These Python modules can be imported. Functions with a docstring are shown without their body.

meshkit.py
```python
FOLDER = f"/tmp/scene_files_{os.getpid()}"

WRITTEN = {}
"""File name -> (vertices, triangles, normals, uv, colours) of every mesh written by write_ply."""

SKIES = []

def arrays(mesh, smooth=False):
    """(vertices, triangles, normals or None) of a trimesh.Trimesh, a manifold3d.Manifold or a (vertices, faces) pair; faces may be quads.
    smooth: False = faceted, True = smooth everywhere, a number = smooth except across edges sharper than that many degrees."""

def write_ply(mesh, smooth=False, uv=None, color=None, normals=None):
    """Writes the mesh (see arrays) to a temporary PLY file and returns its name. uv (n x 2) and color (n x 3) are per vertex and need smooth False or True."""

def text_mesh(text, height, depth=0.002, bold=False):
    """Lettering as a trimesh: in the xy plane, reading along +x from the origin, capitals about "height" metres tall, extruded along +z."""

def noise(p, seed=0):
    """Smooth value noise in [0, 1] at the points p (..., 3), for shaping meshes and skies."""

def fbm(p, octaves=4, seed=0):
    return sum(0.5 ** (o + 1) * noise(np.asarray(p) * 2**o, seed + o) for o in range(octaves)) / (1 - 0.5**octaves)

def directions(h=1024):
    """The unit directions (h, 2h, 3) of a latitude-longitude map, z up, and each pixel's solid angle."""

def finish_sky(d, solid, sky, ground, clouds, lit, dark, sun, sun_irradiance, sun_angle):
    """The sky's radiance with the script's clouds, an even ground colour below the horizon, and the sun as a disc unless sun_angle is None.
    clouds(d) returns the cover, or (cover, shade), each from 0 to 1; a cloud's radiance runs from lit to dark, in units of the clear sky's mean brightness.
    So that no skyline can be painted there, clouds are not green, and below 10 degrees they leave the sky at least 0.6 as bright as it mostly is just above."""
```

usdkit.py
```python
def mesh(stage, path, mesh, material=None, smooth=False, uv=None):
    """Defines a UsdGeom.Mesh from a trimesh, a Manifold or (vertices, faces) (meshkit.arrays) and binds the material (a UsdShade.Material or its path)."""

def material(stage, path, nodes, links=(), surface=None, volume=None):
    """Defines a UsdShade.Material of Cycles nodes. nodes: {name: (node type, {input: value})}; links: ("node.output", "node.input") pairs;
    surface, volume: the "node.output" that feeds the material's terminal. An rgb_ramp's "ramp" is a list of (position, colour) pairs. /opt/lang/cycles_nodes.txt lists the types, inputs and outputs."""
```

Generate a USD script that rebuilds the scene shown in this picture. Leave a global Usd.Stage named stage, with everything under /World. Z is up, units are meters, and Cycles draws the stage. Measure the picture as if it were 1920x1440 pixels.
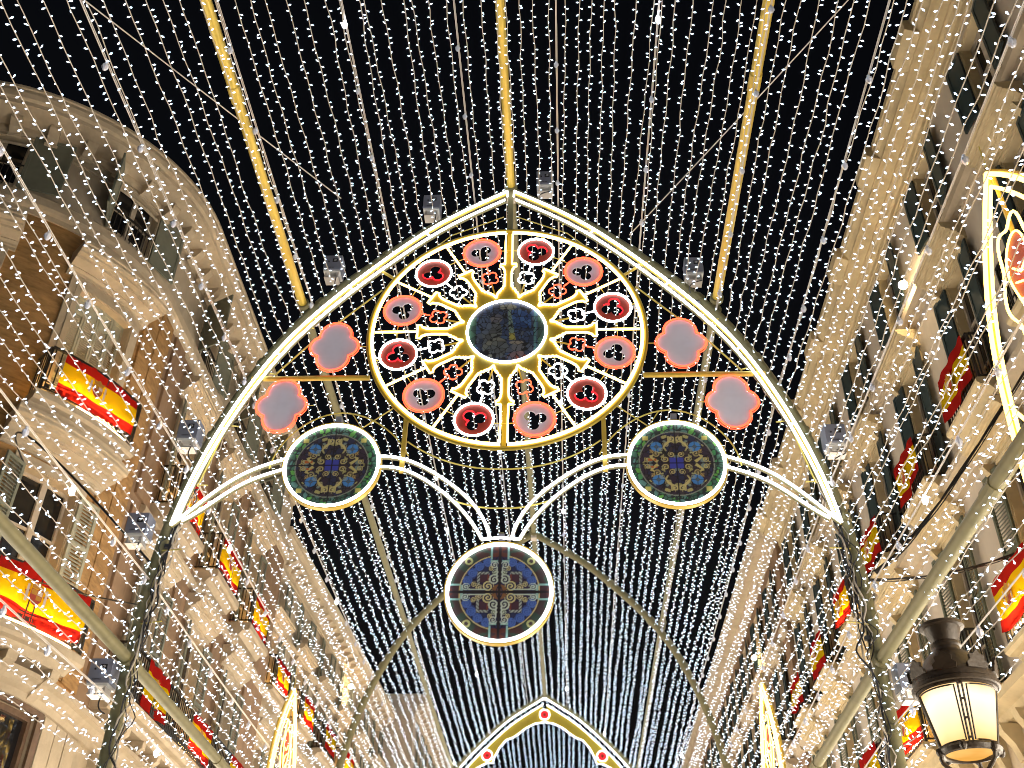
import math, random
import numpy as np, trimesh, usdkit, meshkit
from shapely.geometry import Polygon, Point, MultiPolygon, box as sbox
from shapely.ops import unary_union
from shapely import affinity
from pxr import Usd, UsdGeom, UsdLux, UsdShade, Sdf, Gf, Vt
PI = math.pi
rng = np.random.default_rng(7)
stage = Usd.Stage.CreateInMemory()
UsdGeom.SetStageUpAxis(stage, UsdGeom.Tokens.z); UsdGeom.SetStageMetersPerUnit(stage, 1.0)
world = UsdGeom.Xform.Define(stage, '/World'); stage.SetDefaultPrim(world.GetPrim())
UsdGeom.Scope.Define(stage, '/World/Looks')

# ------------------------------------------------------------------ camera, sky, exposure
YAW, PITCH, ROLL = -0.0586542, 0.6285122, 0.0241397
fw = np.array([math.sin(YAW)*math.cos(PITCH), math.cos(YAW)*math.cos(PITCH), math.sin(PITCH)])
rt = np.cross(fw, [0, 0, 1]); rt /= np.linalg.norm(rt); up = np.cross(rt, fw)
rt, up = math.cos(ROLL)*rt + math.sin(ROLL)*up, -math.sin(ROLL)*rt + math.cos(ROLL)*up
cam = UsdGeom.Camera.Define(stage, '/World/camera')
cam.CreateHorizontalApertureAttr(36.0); cam.CreateVerticalApertureAttr(27.0)
cam.CreateFocalLengthAttr(36.0*1966.4/1920); cam.CreateClippingRangeAttr(Gf.Vec2f(0.1, 1000))
M4 = Gf.Matrix4d(*[float(x) for x in (*rt, 0, *up, 0, *(-fw), 0, 0, 0, 1.6, 1)])
UsdGeom.Xformable(cam).AddTransformOp().Set(M4)
cam.CreateExposureAttr(0.0)

def mat(name, nodes, links=(), surface=None, volume=None):
    return usdkit.material(stage, '/World/Looks/'+name, nodes, links, surface, volume)
sky = UsdLux.DomeLight.Define(stage, '/World/sky')
SKYM = mat('night_sky', {'s': ('sky_texture', {'sky_type': 'single_scattering', 'sun_disc': False, 'sun_elevation': math.radians(-2.6), 'sun_rotation': 2.6}),
                  'b': ('background_shader', {'strength': 0.05})}, [('s.color', 'b.color')], surface='b.background')
UsdShade.MaterialBindingAPI.Apply(sky.GetPrim()).Bind(SKYM)
sky.GetPrim().SetCustomDataByKey('kind', 'structure')

# ------------------------------------------------------------------ materials
def pr(name, col, rough=.6, zs=.25,  metal=0.0, var=0.0, scale=3.0, bump=0.0, bscale=40.0, dirt=0.0, spec=.5, streak=False):
    nodes = {'p': ('principled_bsdf', {'base_color': col, 'roughness': rough, 'metallic': metal, 'specular_ior_level': spec})}
    links = []
    if var:
        c = np.array(col)
        nodes['g'] = ('geometry', {})
        nodes['mp'] = ('mapping', {'scale': (1, 1, zs) if streak else (1, 1, 1)})
        nodes['n'] = ('noise_texture', {'scale': scale, 'detail': 6, 'roughness': .65})
        nodes['r'] = ('rgb_ramp', {'ramp': [(.3, tuple(c*(1-var))), (.52, tuple(c)), (.72, tuple(np.minimum(c*(1+var*.6), 1)))]})
        links += [('g.position', 'mp.vector'), ('mp.vector', 'n.vector'), ('n.fac', 'r.fac'), ('r.color', 'p.base_color')]
        if dirt:
            nodes['n2'] = ('noise_texture', {'scale': scale*.35, 'detail': 8, 'roughness': .7})
            nodes['r2'] = ('rgb_ramp', {'ramp': [(.35, tuple([1-dirt]*3)), (.6, (1, 1, 1))]})
            nodes['m'] = ('mix', {'mix_type': 'multiply', 'fac': 1.0})
            links += [('mp.vector', 'n2.vector'), ('n2.fac', 'r2.fac'), ('r.color', 'm.color1'), ('r2.color', 'm.color2'), ('m.color', 'p.base_color')]
    if bump:
        nodes.setdefault('g', ('geometry', {}))
        nodes['bn'] = ('noise_texture', {'scale': bscale, 'detail': 5})
        nodes['b'] = ('bump', {'strength': bump, 'distance': .01})
        links += [('g.position', 'bn.vector'), ('bn.fac', 'b.height'), ('b.normal', 'p.normal')]
    return mat(name, nodes, links, surface='p.BSDF')
def em(name, col, strength):
    return mat(name, {'e': ('emission', {'color': col, 'strength': strength})}, surface='e.emission')

OCHRE = pr('ochre_render', (.45, .26, .10), .85, zs=4.0, var=.36, scale=3.2, bump=.5, bscale=18, dirt=.3, streak=True)
PINK = pr('pinkish_brown_render', (.32, .21, .13), .85, var=.2, scale=1.5, bump=.2, dirt=.25, streak=True)
BEIGE = pr('beige_render', (.50, .43, .33), .85, var=.16, scale=1.4, bump=.2, dirt=.22, streak=True)
CREAM = pr('cream_render', (.60, .53, .44), .85, var=.12, scale=1.2, bump=.2, dirt=.2, streak=True)
STONE = pr('cream_stucco_trim', (.56, .47, .345), .8, var=.14, scale=2.2, bump=.2, dirt=.22)
GOLDTRIM = pr('warm_ochre_trim', (.64, .53, .33), .8, var=.14, scale=2.0, bump=.15, dirt=.2)
SHUT_GREY = pr('grey_green_shutter_paint', (.19, .205, .165), .55, var=.15, scale=4)
SHUT_TEAL = pr('dark_teal_shutter_paint', (.030, .050, .055), .45, var=.2, scale=4)
SHUT_OLIVE = pr('olive_shutter_paint', (.11, .125, .085), .5, var=.2, scale=4)
LOUVRE = pr('pale_louvre_paint', (.42, .42, .33), .6, var=.12, scale=5)
FRAME = pr('cream_window_frame_paint', (.50, .44, .36), .5, var=.1, scale=5)
WOOD = pr('brown_window_wood', (.16, .10, .065), .45, var=.25, scale=8)
GLASS = pr('dark_window_glass', (.012, .012, .014), .04, spec=.6)
IRON = pr('black_wrought_iron', (.022, .02, .018), .45, var=.3, scale=20)
IRONB = pr('brown_cast_iron', (.045, .032, .022), .42, var=.35, scale=14, bump=.3)
PIPE = pr('gold_painted_steel', (.17, .155, .075), .6, metal=.15, var=.2, scale=5)
POLE = pr('yellow_gold_pole_paint', (.56, .40, .06), .38, metal=.2, var=.15, scale=4)
GOLD = pr('gold_sheet', (.34, .265, .025), .45, metal=.2, var=.12, scale=5)
GWIRE = pr('gold_wire_paint', (.55, .46, .09), .4)
BOXG = pr('grey_lavender_enamel', (.20, .21, .27), .4, var=.06, scale=6)
BOXPALE = pr('pale_enamel', (.62, .62, .62), .4)
BOXDARK = pr('dark_logo_print', (.02, .02, .025), .5)
BOXLIGHT = pr('pale_logo_print', (.5, .5, .52), .5)
CABLEW = pr('pale_string_wire', (.46, .41, .34), .5)
STEEL = pr('grey_steel_cable', (.50, .46, .42), .4, metal=.3)
RUBBER = pr('black_cable_rubber', (.02, .02, .024), .5)
LAV = pr('lavender_panel', (.74, .78, .98), .55, var=.04, scale=8)
REDP = pr('dark_red_panel', (.32, .035, .018), .5, var=.25, scale=9)
GROUND = pr('pale_marble_paving', (.50, .46, .41), .45, var=.2, scale=2.5)
DIAMOND = mat('clear_strobe_plastic', {'p': ('principled_bsdf', {'base_color': (.75, .78, .9), 'roughness': .15, 'transmission_weight': .35})}, surface='p.BSDF')
E_BULB = mat('cold_white_led', {'g': ('geometry', {}), 'm': ('map_range', {'to_min': 5.0, 'to_max': 14.0}), 'e': ('emission', {'color': (.68, .83, 1.0)})},
    [('g.random_per_island', 'm.value'), ('m.result', 'e.strength')], surface='e.emission')
E_STROBE = em('strobe_flash', (.9, .95, 1.0), 40.0)
E_WHITE = em('neutral_white_led_tube', (1.0, .985, .95), 6.0)
E_WARM = em('warm_white_led_tube', (1.0, .66, .18), 7.0)
E_GOLD = em('golden_led_tube', (1.0, .60, .13), 6.8)
E_ORANGE = em('orange_red_led_tube', (1.0, .085, .035), 4.4)
E_RED = em('red_led_tube', (1.0, .02, .03), 2.6)
E_LAMP = mat('warm_lantern_glow', {'g': ('geometry', {}), 'x': ('separate_xyz', {}), 'm': ('map_range', {'from_min': 3.64, 'from_max': 4.06}), 'n': ('noise_texture', {'scale': 5.0}),
    'a': ('math', {'math_type': 'multiply_add', 'value2': .22, 'value3': -.11}), 'd': ('math', {'math_type': 'add'}),
    'c': ('rgb_ramp', {'ramp': [(0, (.75, .36, .07)), (.16, (1.05, .62, .20)), (.45, (1.25, .98, .58)), (.8, (1.5, 1.25, .85)), (.93, (1.3, .95, .5)), (1, (.9, .5, .15))]}), 'e': ('emission', {'strength': 1.25})},
    [('g.position', 'x.vector'), ('x.z', 'm.value'), ('g.position', 'n.vector'), ('n.fac', 'a.value1'), ('m.result', 'd.value1'), ('a.value', 'd.value2'), ('d.value', 'c.fac'), ('c.color', 'e.color')], surface='e.emission')
E_FLOOD = em('warm_flood_glow', (1.0, .74, .40), 330.0)
E_SHOP = em('lit_shop_window', (1.0, .87, .69), 15.5)
E_ROPE = em('warm_light_rope', (1.0, .60, .2), 120.0)
def cloth(name, col):
    return mat(name, {'d': ('diffuse_bsdf', {'color': col}), 't': ('translucent_bsdf', {'color': col}), 'm': ('mix_closure', {'fac': .5})},
               [('d.BSDF', 'm.closure1'), ('t.BSDF', 'm.closure2')], surface='m.closure')
FRED = cloth('red_flag_cloth', (.50, .022, .018)); FYEL = cloth('yellow_flag_cloth', (.84, .56, .010))
EMB_R = pr('emblem_red', (.38, .05, .03), .8); EMB_G = pr('emblem_brown_gold', (.45, .22, .03), .8); EMB_W = pr('emblem_pale', (.6, .5, .4), .8)
PRINT = mat('stained_glass_print', {'a': ('attribute', {'attribute': 'print'}), 'p': ('principled_bsdf', {'roughness': .35})}, [('a.color', 'p.base_color')], surface='p.BSDF')

# ------------------------------------------------------------------ helpers
used = {}
def numbered(parent, name):
    k = (parent, name); n = used.get(k, 0); used[k] = n + 1
    return name if n == 0 else f'{name}_{n:03d}'
def tag(p, label=None, cat=None, group=None, kind=None):
    p = p.GetPrim() if hasattr(p, 'GetPrim') else p
    for k, v in (('label', label), ('category', cat), ('group', group), ('kind', kind)):
        if v: p.SetCustomDataByKey(k, v)
    return p
def path_of(parent): return '/World' if parent is None else str(parent.GetPath())
def obj(name, mb, material, parent=None, smooth=False):
    pp = path_of(parent)
    m = mb.mesh() if isinstance(mb, MB) else mb
    return usdkit.mesh(stage, pp + '/' + numbered(pp, name), m, material, smooth).GetPrim()
def thing(name, label, cat, loc=(0, 0, 0), group=None):
    x = UsdGeom.Xform.Define(stage, '/World/' + numbered('/World', name))
    if any(loc): x.AddTranslateOp().Set(Gf.Vec3d(*map(float, loc)))
    return tag(x, label, cat, group)

class MB:
    def __init__(s): s.v = []; s.f = []; s.n = 0
    def add(s, v, f):
        v = np.asarray(v, float); f = np.asarray(f, int)
        s.v.append(v); s.f.append(f + s.n); s.n += len(v); return s
    def mesh(s): return np.vstack(s.v), np.vstack(s.f)
    def tm(s, m): return s.add(m.vertices, m.faces)
    def box(s, lo, hi):
        m = trimesh.creation.box(bounds=[np.minimum(lo, hi), np.maximum(lo, hi)]); return s.tm(m)
    def tube(s, path, r, n=8, closed=False, cap=True):
        P = np.asarray(path, float); m = len(P)
        T = (np.roll(P, -1, 0) - np.roll(P, 1, 0)) if closed else np.gradient(P, axis=0)
        T /= np.linalg.norm(T, axis=1)[:, None] + 1e-12
        a = np.array([0, 0, 1.]) if abs(T[0][2]) < .9 else np.array([1., 0, 0])
        N = np.zeros_like(P); u = np.cross(T[0], a); u /= np.linalg.norm(u)
        for i in range(m):
            u = u - T[i]*(u @ T[i]); u /= np.linalg.norm(u) + 1e-12; N[i] = u
        B = np.cross(T, N); R = np.broadcast_to(np.asarray(r, float), (m,))[:, None, None]
        th = np.linspace(0, 2*PI, n, endpoint=False)
        V = P[:, None] + R*(np.cos(th)[None, :, None]*N[:, None] + np.sin(th)[None, :, None]*B[:, None])
        V = V.reshape(-1, 3); F = []
        for i in range(m if closed else m-1):
            j = (i+1) % m
            for k in range(n):
                l = (k+1) % n
                F += [[i*n+k, j*n+k, j*n+l], [i*n+k, j*n+l, i*n+l]]
        if not closed and cap:
            c0 = len(V); V = np.vstack([V, P[0], P[-1]])
            for k in range(n):
                l = (k+1) % n; F += [[c0, l, k], [c0+1, (m-1)*n+k, (m-1)*n+l]]
        # orient outward
        return s.add(V, np.array(F)[:, ::-1] if False else F)
    def lathe(s, prof, c=(0, 0, 0), n=32):
        prof = np.asarray(prof, float); th = np.linspace(0, 2*PI, n, endpoint=False)
        V = np.stack([prof[:, 0, None]*np.cos(th), prof[:, 0, None]*np.sin(th), np.repeat(prof[:, 1, None], n, 1)], -1).reshape(-1, 3) + np.asarray(c)
        F = []
        for i in range(len(prof)-1):
            for k in range(n):
                l = (k+1) % n; F += [[i*n+k, i*n+l, (i+1)*n+l], [i*n+k, (i+1)*n+l, (i+1)*n+k]]
        return s.add(V, F)
    # facade space: (s along, d outward, z up)
    def fb(s, fc, s0, s1, d0, d1, z0, z1):
        return s.prof(fc, s0, s1, [(d0, z0), (d1, z0), (d1, z1), (d0, z1)])
    def prof(s, fc, s0, s1, poly):
        S = fc.cuts(s0, s1); poly = np.asarray(poly, float); k = len(poly); V = []
        for x in S:
            for d, z in poly: V.append(fc.map(x, d, z))
        F = []
        for i in range(len(S)-1):
            for a in range(k):
                b = (a+1) % k
                F += [[i*k+a, (i+1)*k+b, i*k+b], [i*k+a, (i+1)*k+a, (i+1)*k+b]]
        tri = trimesh.creation.triangulate_polygon(Polygon(poly), engine='earcut') if k > 4 else (poly, [[0, 1, 2], [0, 2, 3]])
        tv, tf = np.asarray(tri[0]), np.asarray(tri[1])
        idx = [int(np.argmin(((poly-q)**2).sum(1))) for q in tv]
        for a, b, c in tf:
            F += [[idx[a], idx[b], idx[c]], [(len(S)-1)*k+idx[a], (len(S)-1)*k+idx[c], (len(S)-1)*k+idx[b]]]
        return s.add(V, F)
    def quad(s, fc, s0, s1, d, z0, z1):
        S = fc.cuts(s0, s1); V = []
        for x in S: V += [fc.map(x, d, z0), fc.map(x, d, z1)]
        F = []
        for i in range(len(S)-1): F += [[2*i, 2*i+2, 2*i+3], [2*i, 2*i+3, 2*i+1]]
        return s.add(V, F)
    def plate(s, poly, y0, y1, cx=0., cz=0.):
        """A shapely outline in (x, z), extruded from y0 to y1."""
        for g in (poly.geoms if hasattr(poly, 'geoms') else [poly]):
            m = trimesh.creation.extrude_polygon(g, abs(y1-y0), engine='earcut'); v = m.vertices
            s.add(np.stack([v[:, 0]+cx, min(y0, y1) + v[:, 2], v[:, 1]+cz], 1), m.faces[:, ::-1])
        return s

class Straight:
    def __init__(s, p0, direc, normal): s.p, s.t, s.n = np.array(p0, float), np.array(direc, float), np.array(normal, float)
    def cuts(s, a, b): return np.array([a, b])
    def map(s, x, d, z): q = s.p + s.t*x + s.n*d; return (q[0], q[1], z)
class Corner:
    """Facade along x, round an arc, then along y. s = 0 where the arc begins."""
    C = np.array([-12.35, 17.4]); R = 3.6; A = R*PI/2
    def cuts(s, a, b):
        lo, hi = max(a, 0), min(b, s.A); c = [a, b]
        if hi > lo: c += list(np.linspace(lo, hi, max(2, int(math.ceil((hi-lo)/.13))+1)))
        return np.array(sorted(set(np.round(c, 6))))
    def map(s, x, d, z):
        if x < 0: return (s.C[0]+x, s.C[1]-s.R-d, z)
        if x > s.A: return (s.C[0]+s.R+d, s.C[1]+x-s.A, z)
        th = x/s.R; r = s.R+d
        return (s.C[0]+r*math.sin(th), s.C[1]-r*math.cos(th), z)

def wall(fc, s0, s1, z0, z1, holes, depth=.28, extra_s=()):
    """Wall front with real openings and reveals."""
    mb = MB(); S = sorted({s0, s1, *[h for o in holes for h in o[:2] if s0 < h < s1], *extra_s}); Z = sorted({z0, z1, *[h for o in holes for h in o[2:] if z0 < h < z1]})
    for i in range(len(S)-1):
        run = None
        for j in range(len(Z)-1):
            cs, cz = (S[i]+S[i+1])/2, (Z[j]+Z[j+1])/2
            hole = any(o[0] < cs < o[1] and o[2] < cz < o[3] for o in holes)
            if not hole: run = [Z[j], Z[j+1]] if run is None else [run[0], Z[j+1]]
            if (hole or j == len(Z)-2) and run: mb.quad(fc, S[i], S[i+1], 0, *run); run = None
    for a, b, c, d in holes:
        if not (a >= s0-1e-6 and b <= s1+1e-6 and c >= z0-1e-6 and d <= z1+1e-6): continue
        t = .05
        mb.fb(fc, a-t, a, -depth, -.002, c, d); mb.fb(fc, b, b+t, -depth, -.002, c, d)
        mb.fb(fc, a-t, b+t, -depth, -.002, d, d+t); mb.fb(fc, a-t, b+t, -depth, -.002, c-t, c)
    return mb

def window(B, fc, s, z0, z1, hw, fm, name='window', panes=3, transom=True):
    """A two-leaf window: frame mesh > panes."""
    mb = MB(); d0, d1 = -.22, -.15; w = .07
    mb.fb(fc, s-hw, s-hw+w, d0, d1, z0, z1); mb.fb(fc, s+hw-w, s+hw, d0, d1, z0, z1)
    mb.fb(fc, s-hw+w, s+hw-w, d0, d1, z1-w, z1); mb.fb(fc, s-hw+w, s+hw-w, d0, d1, z0, z0+w)
    mb.fb(fc, s-.06, s+.06, d0, d1+.015, z0+w, z1-w)
    zs = np.linspace(z0+w, z1-w, panes+1)
    bars = []
    for k in range(1, panes):
        for sg in (-1, 1):
            a, b = sorted((s+sg*.06, s+sg*(hw-w))); mb.fb(fc, a, b, d0, d1-.01, zs[k]-.025, zs[k]+.025)
    p = obj(name, mb, fm, B)
    for sg in (-1, 1):
        for k in range(panes):
            a, b = sorted((s+sg*.06, s+sg*(hw-w)))
            g = MB().fb(fc, a, b, d0+.02, d0+.028, zs[k]+(.025 if k else 0), zs[k+1]-(.025 if k < panes-1 else 0))
            obj('pane', g, GLASS, p)
    return p

def shutter(B, fc, sa, sb, z0, z1, m, d=.02, name='shutter', tilt=0.0, rails=2):
    """Louvred leaf lying against the wall, hinged at sa when tilted: real slats in a frame."""
    mb = MB(); lo, hi = min(sa, sb), max(sa, sb); w = .065
    f = Hinge(fc, sa, sb, tilt, d) if tilt else Shift(fc, d)
    mb.fb(f, lo, lo+w, 0, .04, z0, z1); mb.fb(f, hi-w, hi, 0, .04, z0, z1)
    zs = np.linspace(z0, z1, rails+1)
    for z in zs: mb.fb(f, lo+w, hi-w, 0, .04, min(z, z1-w) , min(z, z1-w)+w)
    for k in range(rails):
        a, b = zs[k]+w, zs[k+1]-(w if k == rails-1 else 0)
        n = max(4, int((b-a)/.065))
        for q in np.linspace(a, b, n, endpoint=False):
            h = (b-a)/n
            mb.prof(f, lo+w, hi-w, [(.002, q+h*.7), (.008, q+h*.75), (.034, q+h*.08), (.028, q)])
    return obj(name, mb, m, B)
def panel_leaf(B, fc, sa, sb, z0, z1, m, d=.02, tilt=0.0, rails=2):
    mb = MB(); lo, hi = min(sa, sb), max(sa, sb); w = .07
    f = Hinge(fc, sa, sb, tilt, d) if tilt else Shift(fc, d)
    mb.fb(f, lo, lo+w, 0, .04, z0, z1); mb.fb(f, hi-w, hi, 0, .04, z0, z1)
    zs = np.linspace(z0, z1, rails+1)
    for z in zs: mb.fb(f, lo+w, hi-w, 0, .04, min(z, z1-w), min(z, z1-w)+w)
    lf = obj('shutter', mb, m, B)
    for k in range(rails): obj('panel', MB().fb(f, lo+w, hi-w, .008, .028, zs[k]+w, zs[k+1]-(w if k == rails-1 else 0)), m, lf)
    return lf
class Shift:
    def __init__(s, fc, d): s.fc, s.d = fc, d
    def cuts(s, a, b): return s.fc.cuts(a, b)
    def map(s, x, d, z): return s.fc.map(x, d+s.d, z)
class Hinge:
    def __init__(s, fc, sa, sb, tilt, d0):
        p = np.array(fc.map(sa, d0, 0)); q = np.array(fc.map(sb, d0, 0)); nn = np.array(fc.map(sa, d0+1, 0)) - p
        t = (q-p); t /= np.linalg.norm(t); sg = 1 if sb > sa else -1
        c, n_ = math.cos(tilt), math.sin(tilt)
        s.p, s.t, s.n, s.sa, s.sg = p, c*t+n_*nn, (-n_*t+c*nn), sa, sg
    def cuts(s, a, b): return np.array([a, b])
    def map(s, x, d, z): q = s.p + s.t*(x-s.sa)*s.sg + s.n*d; return (q[0], q[1], z)

def balcony(B, fc, sa, sb, zf, depth, rail_h, sm, th=.2, brackets=0, ends=True, fancy=True):
    """Slab part with mouldings > railing > balusters, brackets."""
    mb = MB().prof(fc, sa, sb, [(0, zf-th-.12), (depth*.55, zf-th-.12), (depth*.7, zf-th), (depth-.05, zf-th), (depth, zf-th+.05), (depth, zf-.03), (depth-.03, zf), (0, zf)])
    sl = obj('balcony_slab', mb, sm, B)
    if brackets:
        for x in np.linspace(sa+.25, sb-.25, brackets):
            bk = MB()
            pts = [(0, zf-th-.125), (depth*.62, zf-th-.125), (depth*.60, zf-th-.26), (depth*.40, zf-th-.36), (depth*.22, zf-th-.50), (.05, zf-th-.62), (0, zf-th-.62)]
            bk.prof(fc, x-.09, x+.09, pts)
            obj('bracket', bk, sm, sl)
    r = MB(); dr = depth-.09; zt = zf+rail_h
    r.fb(fc, sa+.06, sb-.06, dr-.03, dr+.03, zt-.035, zt); r.fb(fc, sa+.06, sb-.06, dr-.018, dr+.018, zf+.06, zf+.09)
    r.fb(fc, sa+.06, sb-.06, dr-.012, dr+.012, zf+.22, zf+.24)
    for x in (sa+.06, sb-.06):
        r.fb(fc, x-.02, x+.02, .0, dr-.03, zt-.035, zt); r.fb(fc, x-.015, x+.015, .0, dr-.02, zf+.06, zf+.09)
        r.fb(fc, x-.02, x+.02, dr-.02, dr+.02, zf, zt-.035)
    rl = obj('railing', r, IRON, B)
    bl = MB(); n = max(3, int((sb-sa)/.115))
    for x in np.linspace(sa+.12, sb-.12, n): bl.fb(fc, x-.009, x+.009, dr-.009, dr+.009, zf+.09, zt-.035)
    for x in (sa+.06, sb-.06):
        for dd in np.arange(.1, dr-.05, .115): bl.fb(fc, x-.009, x+.009, dd-.009, dd+.009, zf+.09, zt-.035)
    if fancy:
        for x in np.linspace(sa+.16, sb-.16, n-1): bl.fb(fc, x-.035, x+.035, dr-.006, dr+.006, zf+.11, zf+.19)
    tag(obj('balusters', bl, IRON, rl), kind='stuff')
    return sl

def surround(B, fc, s, z0, z1, hw, w, m, d=.05):
    mb = MB()
    for sg in (-1, 1):
        a, b = sorted((s+sg*(hw+.002), s+sg*(hw+w))); mb.fb(fc, a, b, .0, d, z0, z1+w)
        a, b = sorted((s+sg*(hw+.002), s+sg*(hw+w*.45))); mb.fb(fc, a, b, d, d+.025, z0, z1+w*.45)
    mb.fb(fc, s-hw-.001, s+hw+.001, 0, d-.003, z1+.002, z1+w-.003); mb.fb(fc, s-hw-.001, s+hw+.001, d-.003, d+.022, z1+.002, z1+w*.45)
    for sg in (-1, 1):
        a, b = sorted((s+sg*(hw-.012), s+sg*(hw+.001))); mb.fb(fc, a, b, -.145, d-.004, z0, z1)
    mb.fb(fc, s-hw+.012, s+hw-.012, -.145, d-.006, z1-.012, z1+.001)
    return obj('window_surround', mb, m, B)
def hood(B, fc, s, z, hw, depth, m, h=.45):
    mb = MB().prof(fc, s-hw, s+hw, [(0, z-.04), (.05, z-.04), (.05, z+.015), (.085, z+.02), (.10, z+.06), (.15, z+.10), (.15, z+.125), (depth*.58, z+h*.42), (depth*.62, z+h*.42), (depth*.64, z+h*.52), (depth*.82, z+h*.56), (depth*.84, z+h*.64), (depth-.03, z+h*.66), (depth, z+h*.72), (depth, z+h*.84), (depth+.025, z+h*.88), (depth+.025, z+h), (0, z+h+.02)])
    return obj('window_hood', mb, m, B)

def grid_flag(fc, s0, s1, d, z0, z1, f0, f1, seed, lit=0.0):
    r = np.random.default_rng(seed); ph = r.uniform(0, 6, 4); nx, nz = 26, 6; am = r.uniform(.5, 1.5); q0, q1 = r.uniform(-.10, .06, 2); lift = r.uniform(-.06, .10, 2); z0 = z0 + r.uniform(-.05, .04)
    s0, s1 = s0 - q0, s1 + q1
    V = []; 
    for i in range(nx+1):
        for j in range(nz+1):
            u = i/nx; t = f0+(f1-f0)*j/nz
            dd = d + am*.030*math.sin(9*u+ph[0]) * t + am*.016*math.sin(17*u+ph[1]+2*t) + .012*math.sin(5*t+ph[2])
            zz = z1 - (z1-z0)*t + am*.03*math.sin(5*u+ph[3])*t + (lift[0]*(1-u)**3 + lift[1]*u**3)*t
            V.append(fc.map(s0+(s1-s0)*u, dd, zz))
    F = []
    for i in range(nx):
        for j in range(nz):
            a = i*(nz+1)+j; b = a+nz+1; F += [[a, a+1, b+1], [a, b+1, b]]
    return MB().add(V, F)
nflag = [0]
def flag(fc, s0, s1, d, z0, z1, label, group, flip=False):
    nflag[0] += 1; sd = 100+nflag[0]
    t = thing('flag', label, 'flag', group=group)
    for (a, b, m) in ((0, .25, FRED), (.25, .75, FYEL), (.75, 1, FRED)): obj('band', grid_flag(fc, s0, s1, d, z0, z1, a, b, sd), m, t, smooth=True)
    # coat of arms on the yellow band
    W, H = s1-s0, z1-z0; cs, cz = s0+W*(.60 if flip else .40), (z0+z1)/2; k = H*.19; e = d+.05
    def P(pts, m, nm): 
        mb = MB(); poly = Polygon(pts); v, f = trimesh.creation.triangulate_polygon(poly, engine='earcut')
        mb.add([fc.map(cs+a*k, e, cz+b*k) for a, b in v], f); obj(nm, mb, m, t)
    P([(-.55, .5), (.55, .5), (.55, -.4), (.3, -.85), (0, -1), (-.3, -.85), (-.55, -.4)], EMB_R, 'emblem_shield')
    e += .004; P([(-.5, -.05), (0, -.05), (0, .45), (-.5, .45)], EMB_G, 'emblem_quarter'); P([(0, -.5), (.45, -.45), (.5, -.05), (0, -.05)], EMB_G, 'emblem_quarter'); P([(.05, 0), (.5, 0), (.5, .42), (.05, .42)], EMB_W, 'emblem_quarter')
    P([(-.5, .55), (.5, .55), (.7, 1.1), (.35, .9), (0, 1.25), (-.35, .9), (-.7, 1.1)], EMB_G, 'emblem_crown')
    for q in (-1, 1): P([(q*.85-.12, -.9), (q*.85+.12, -.9), (q*.85+.10, .75), (q*.85-.10, .75)], EMB_W, 'emblem_pillar'); P([(q*.85-.22, -.05), (q*.85+.22, .1), (q*.85+.22, .25), (q*.85-.22, .1)], EMB_R, 'emblem_ribbon')
    return t
def wall_rope(B, fc, s0, s1, d, z):
    return obj('light_rope', MB().fb(fc, s0, s1, d-.012, d+.012, z, z+.02), E_ROPE, B)

# ------------------------------------------------------------------ setting
g = MB().box((-150, -150, -.3), (150, 250, 0))
tag(obj('ground', g, GROUND), 'pale stone paving of the street', 'ground', kind='structure')

XC = -0.789                                           # middle of the street
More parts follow.
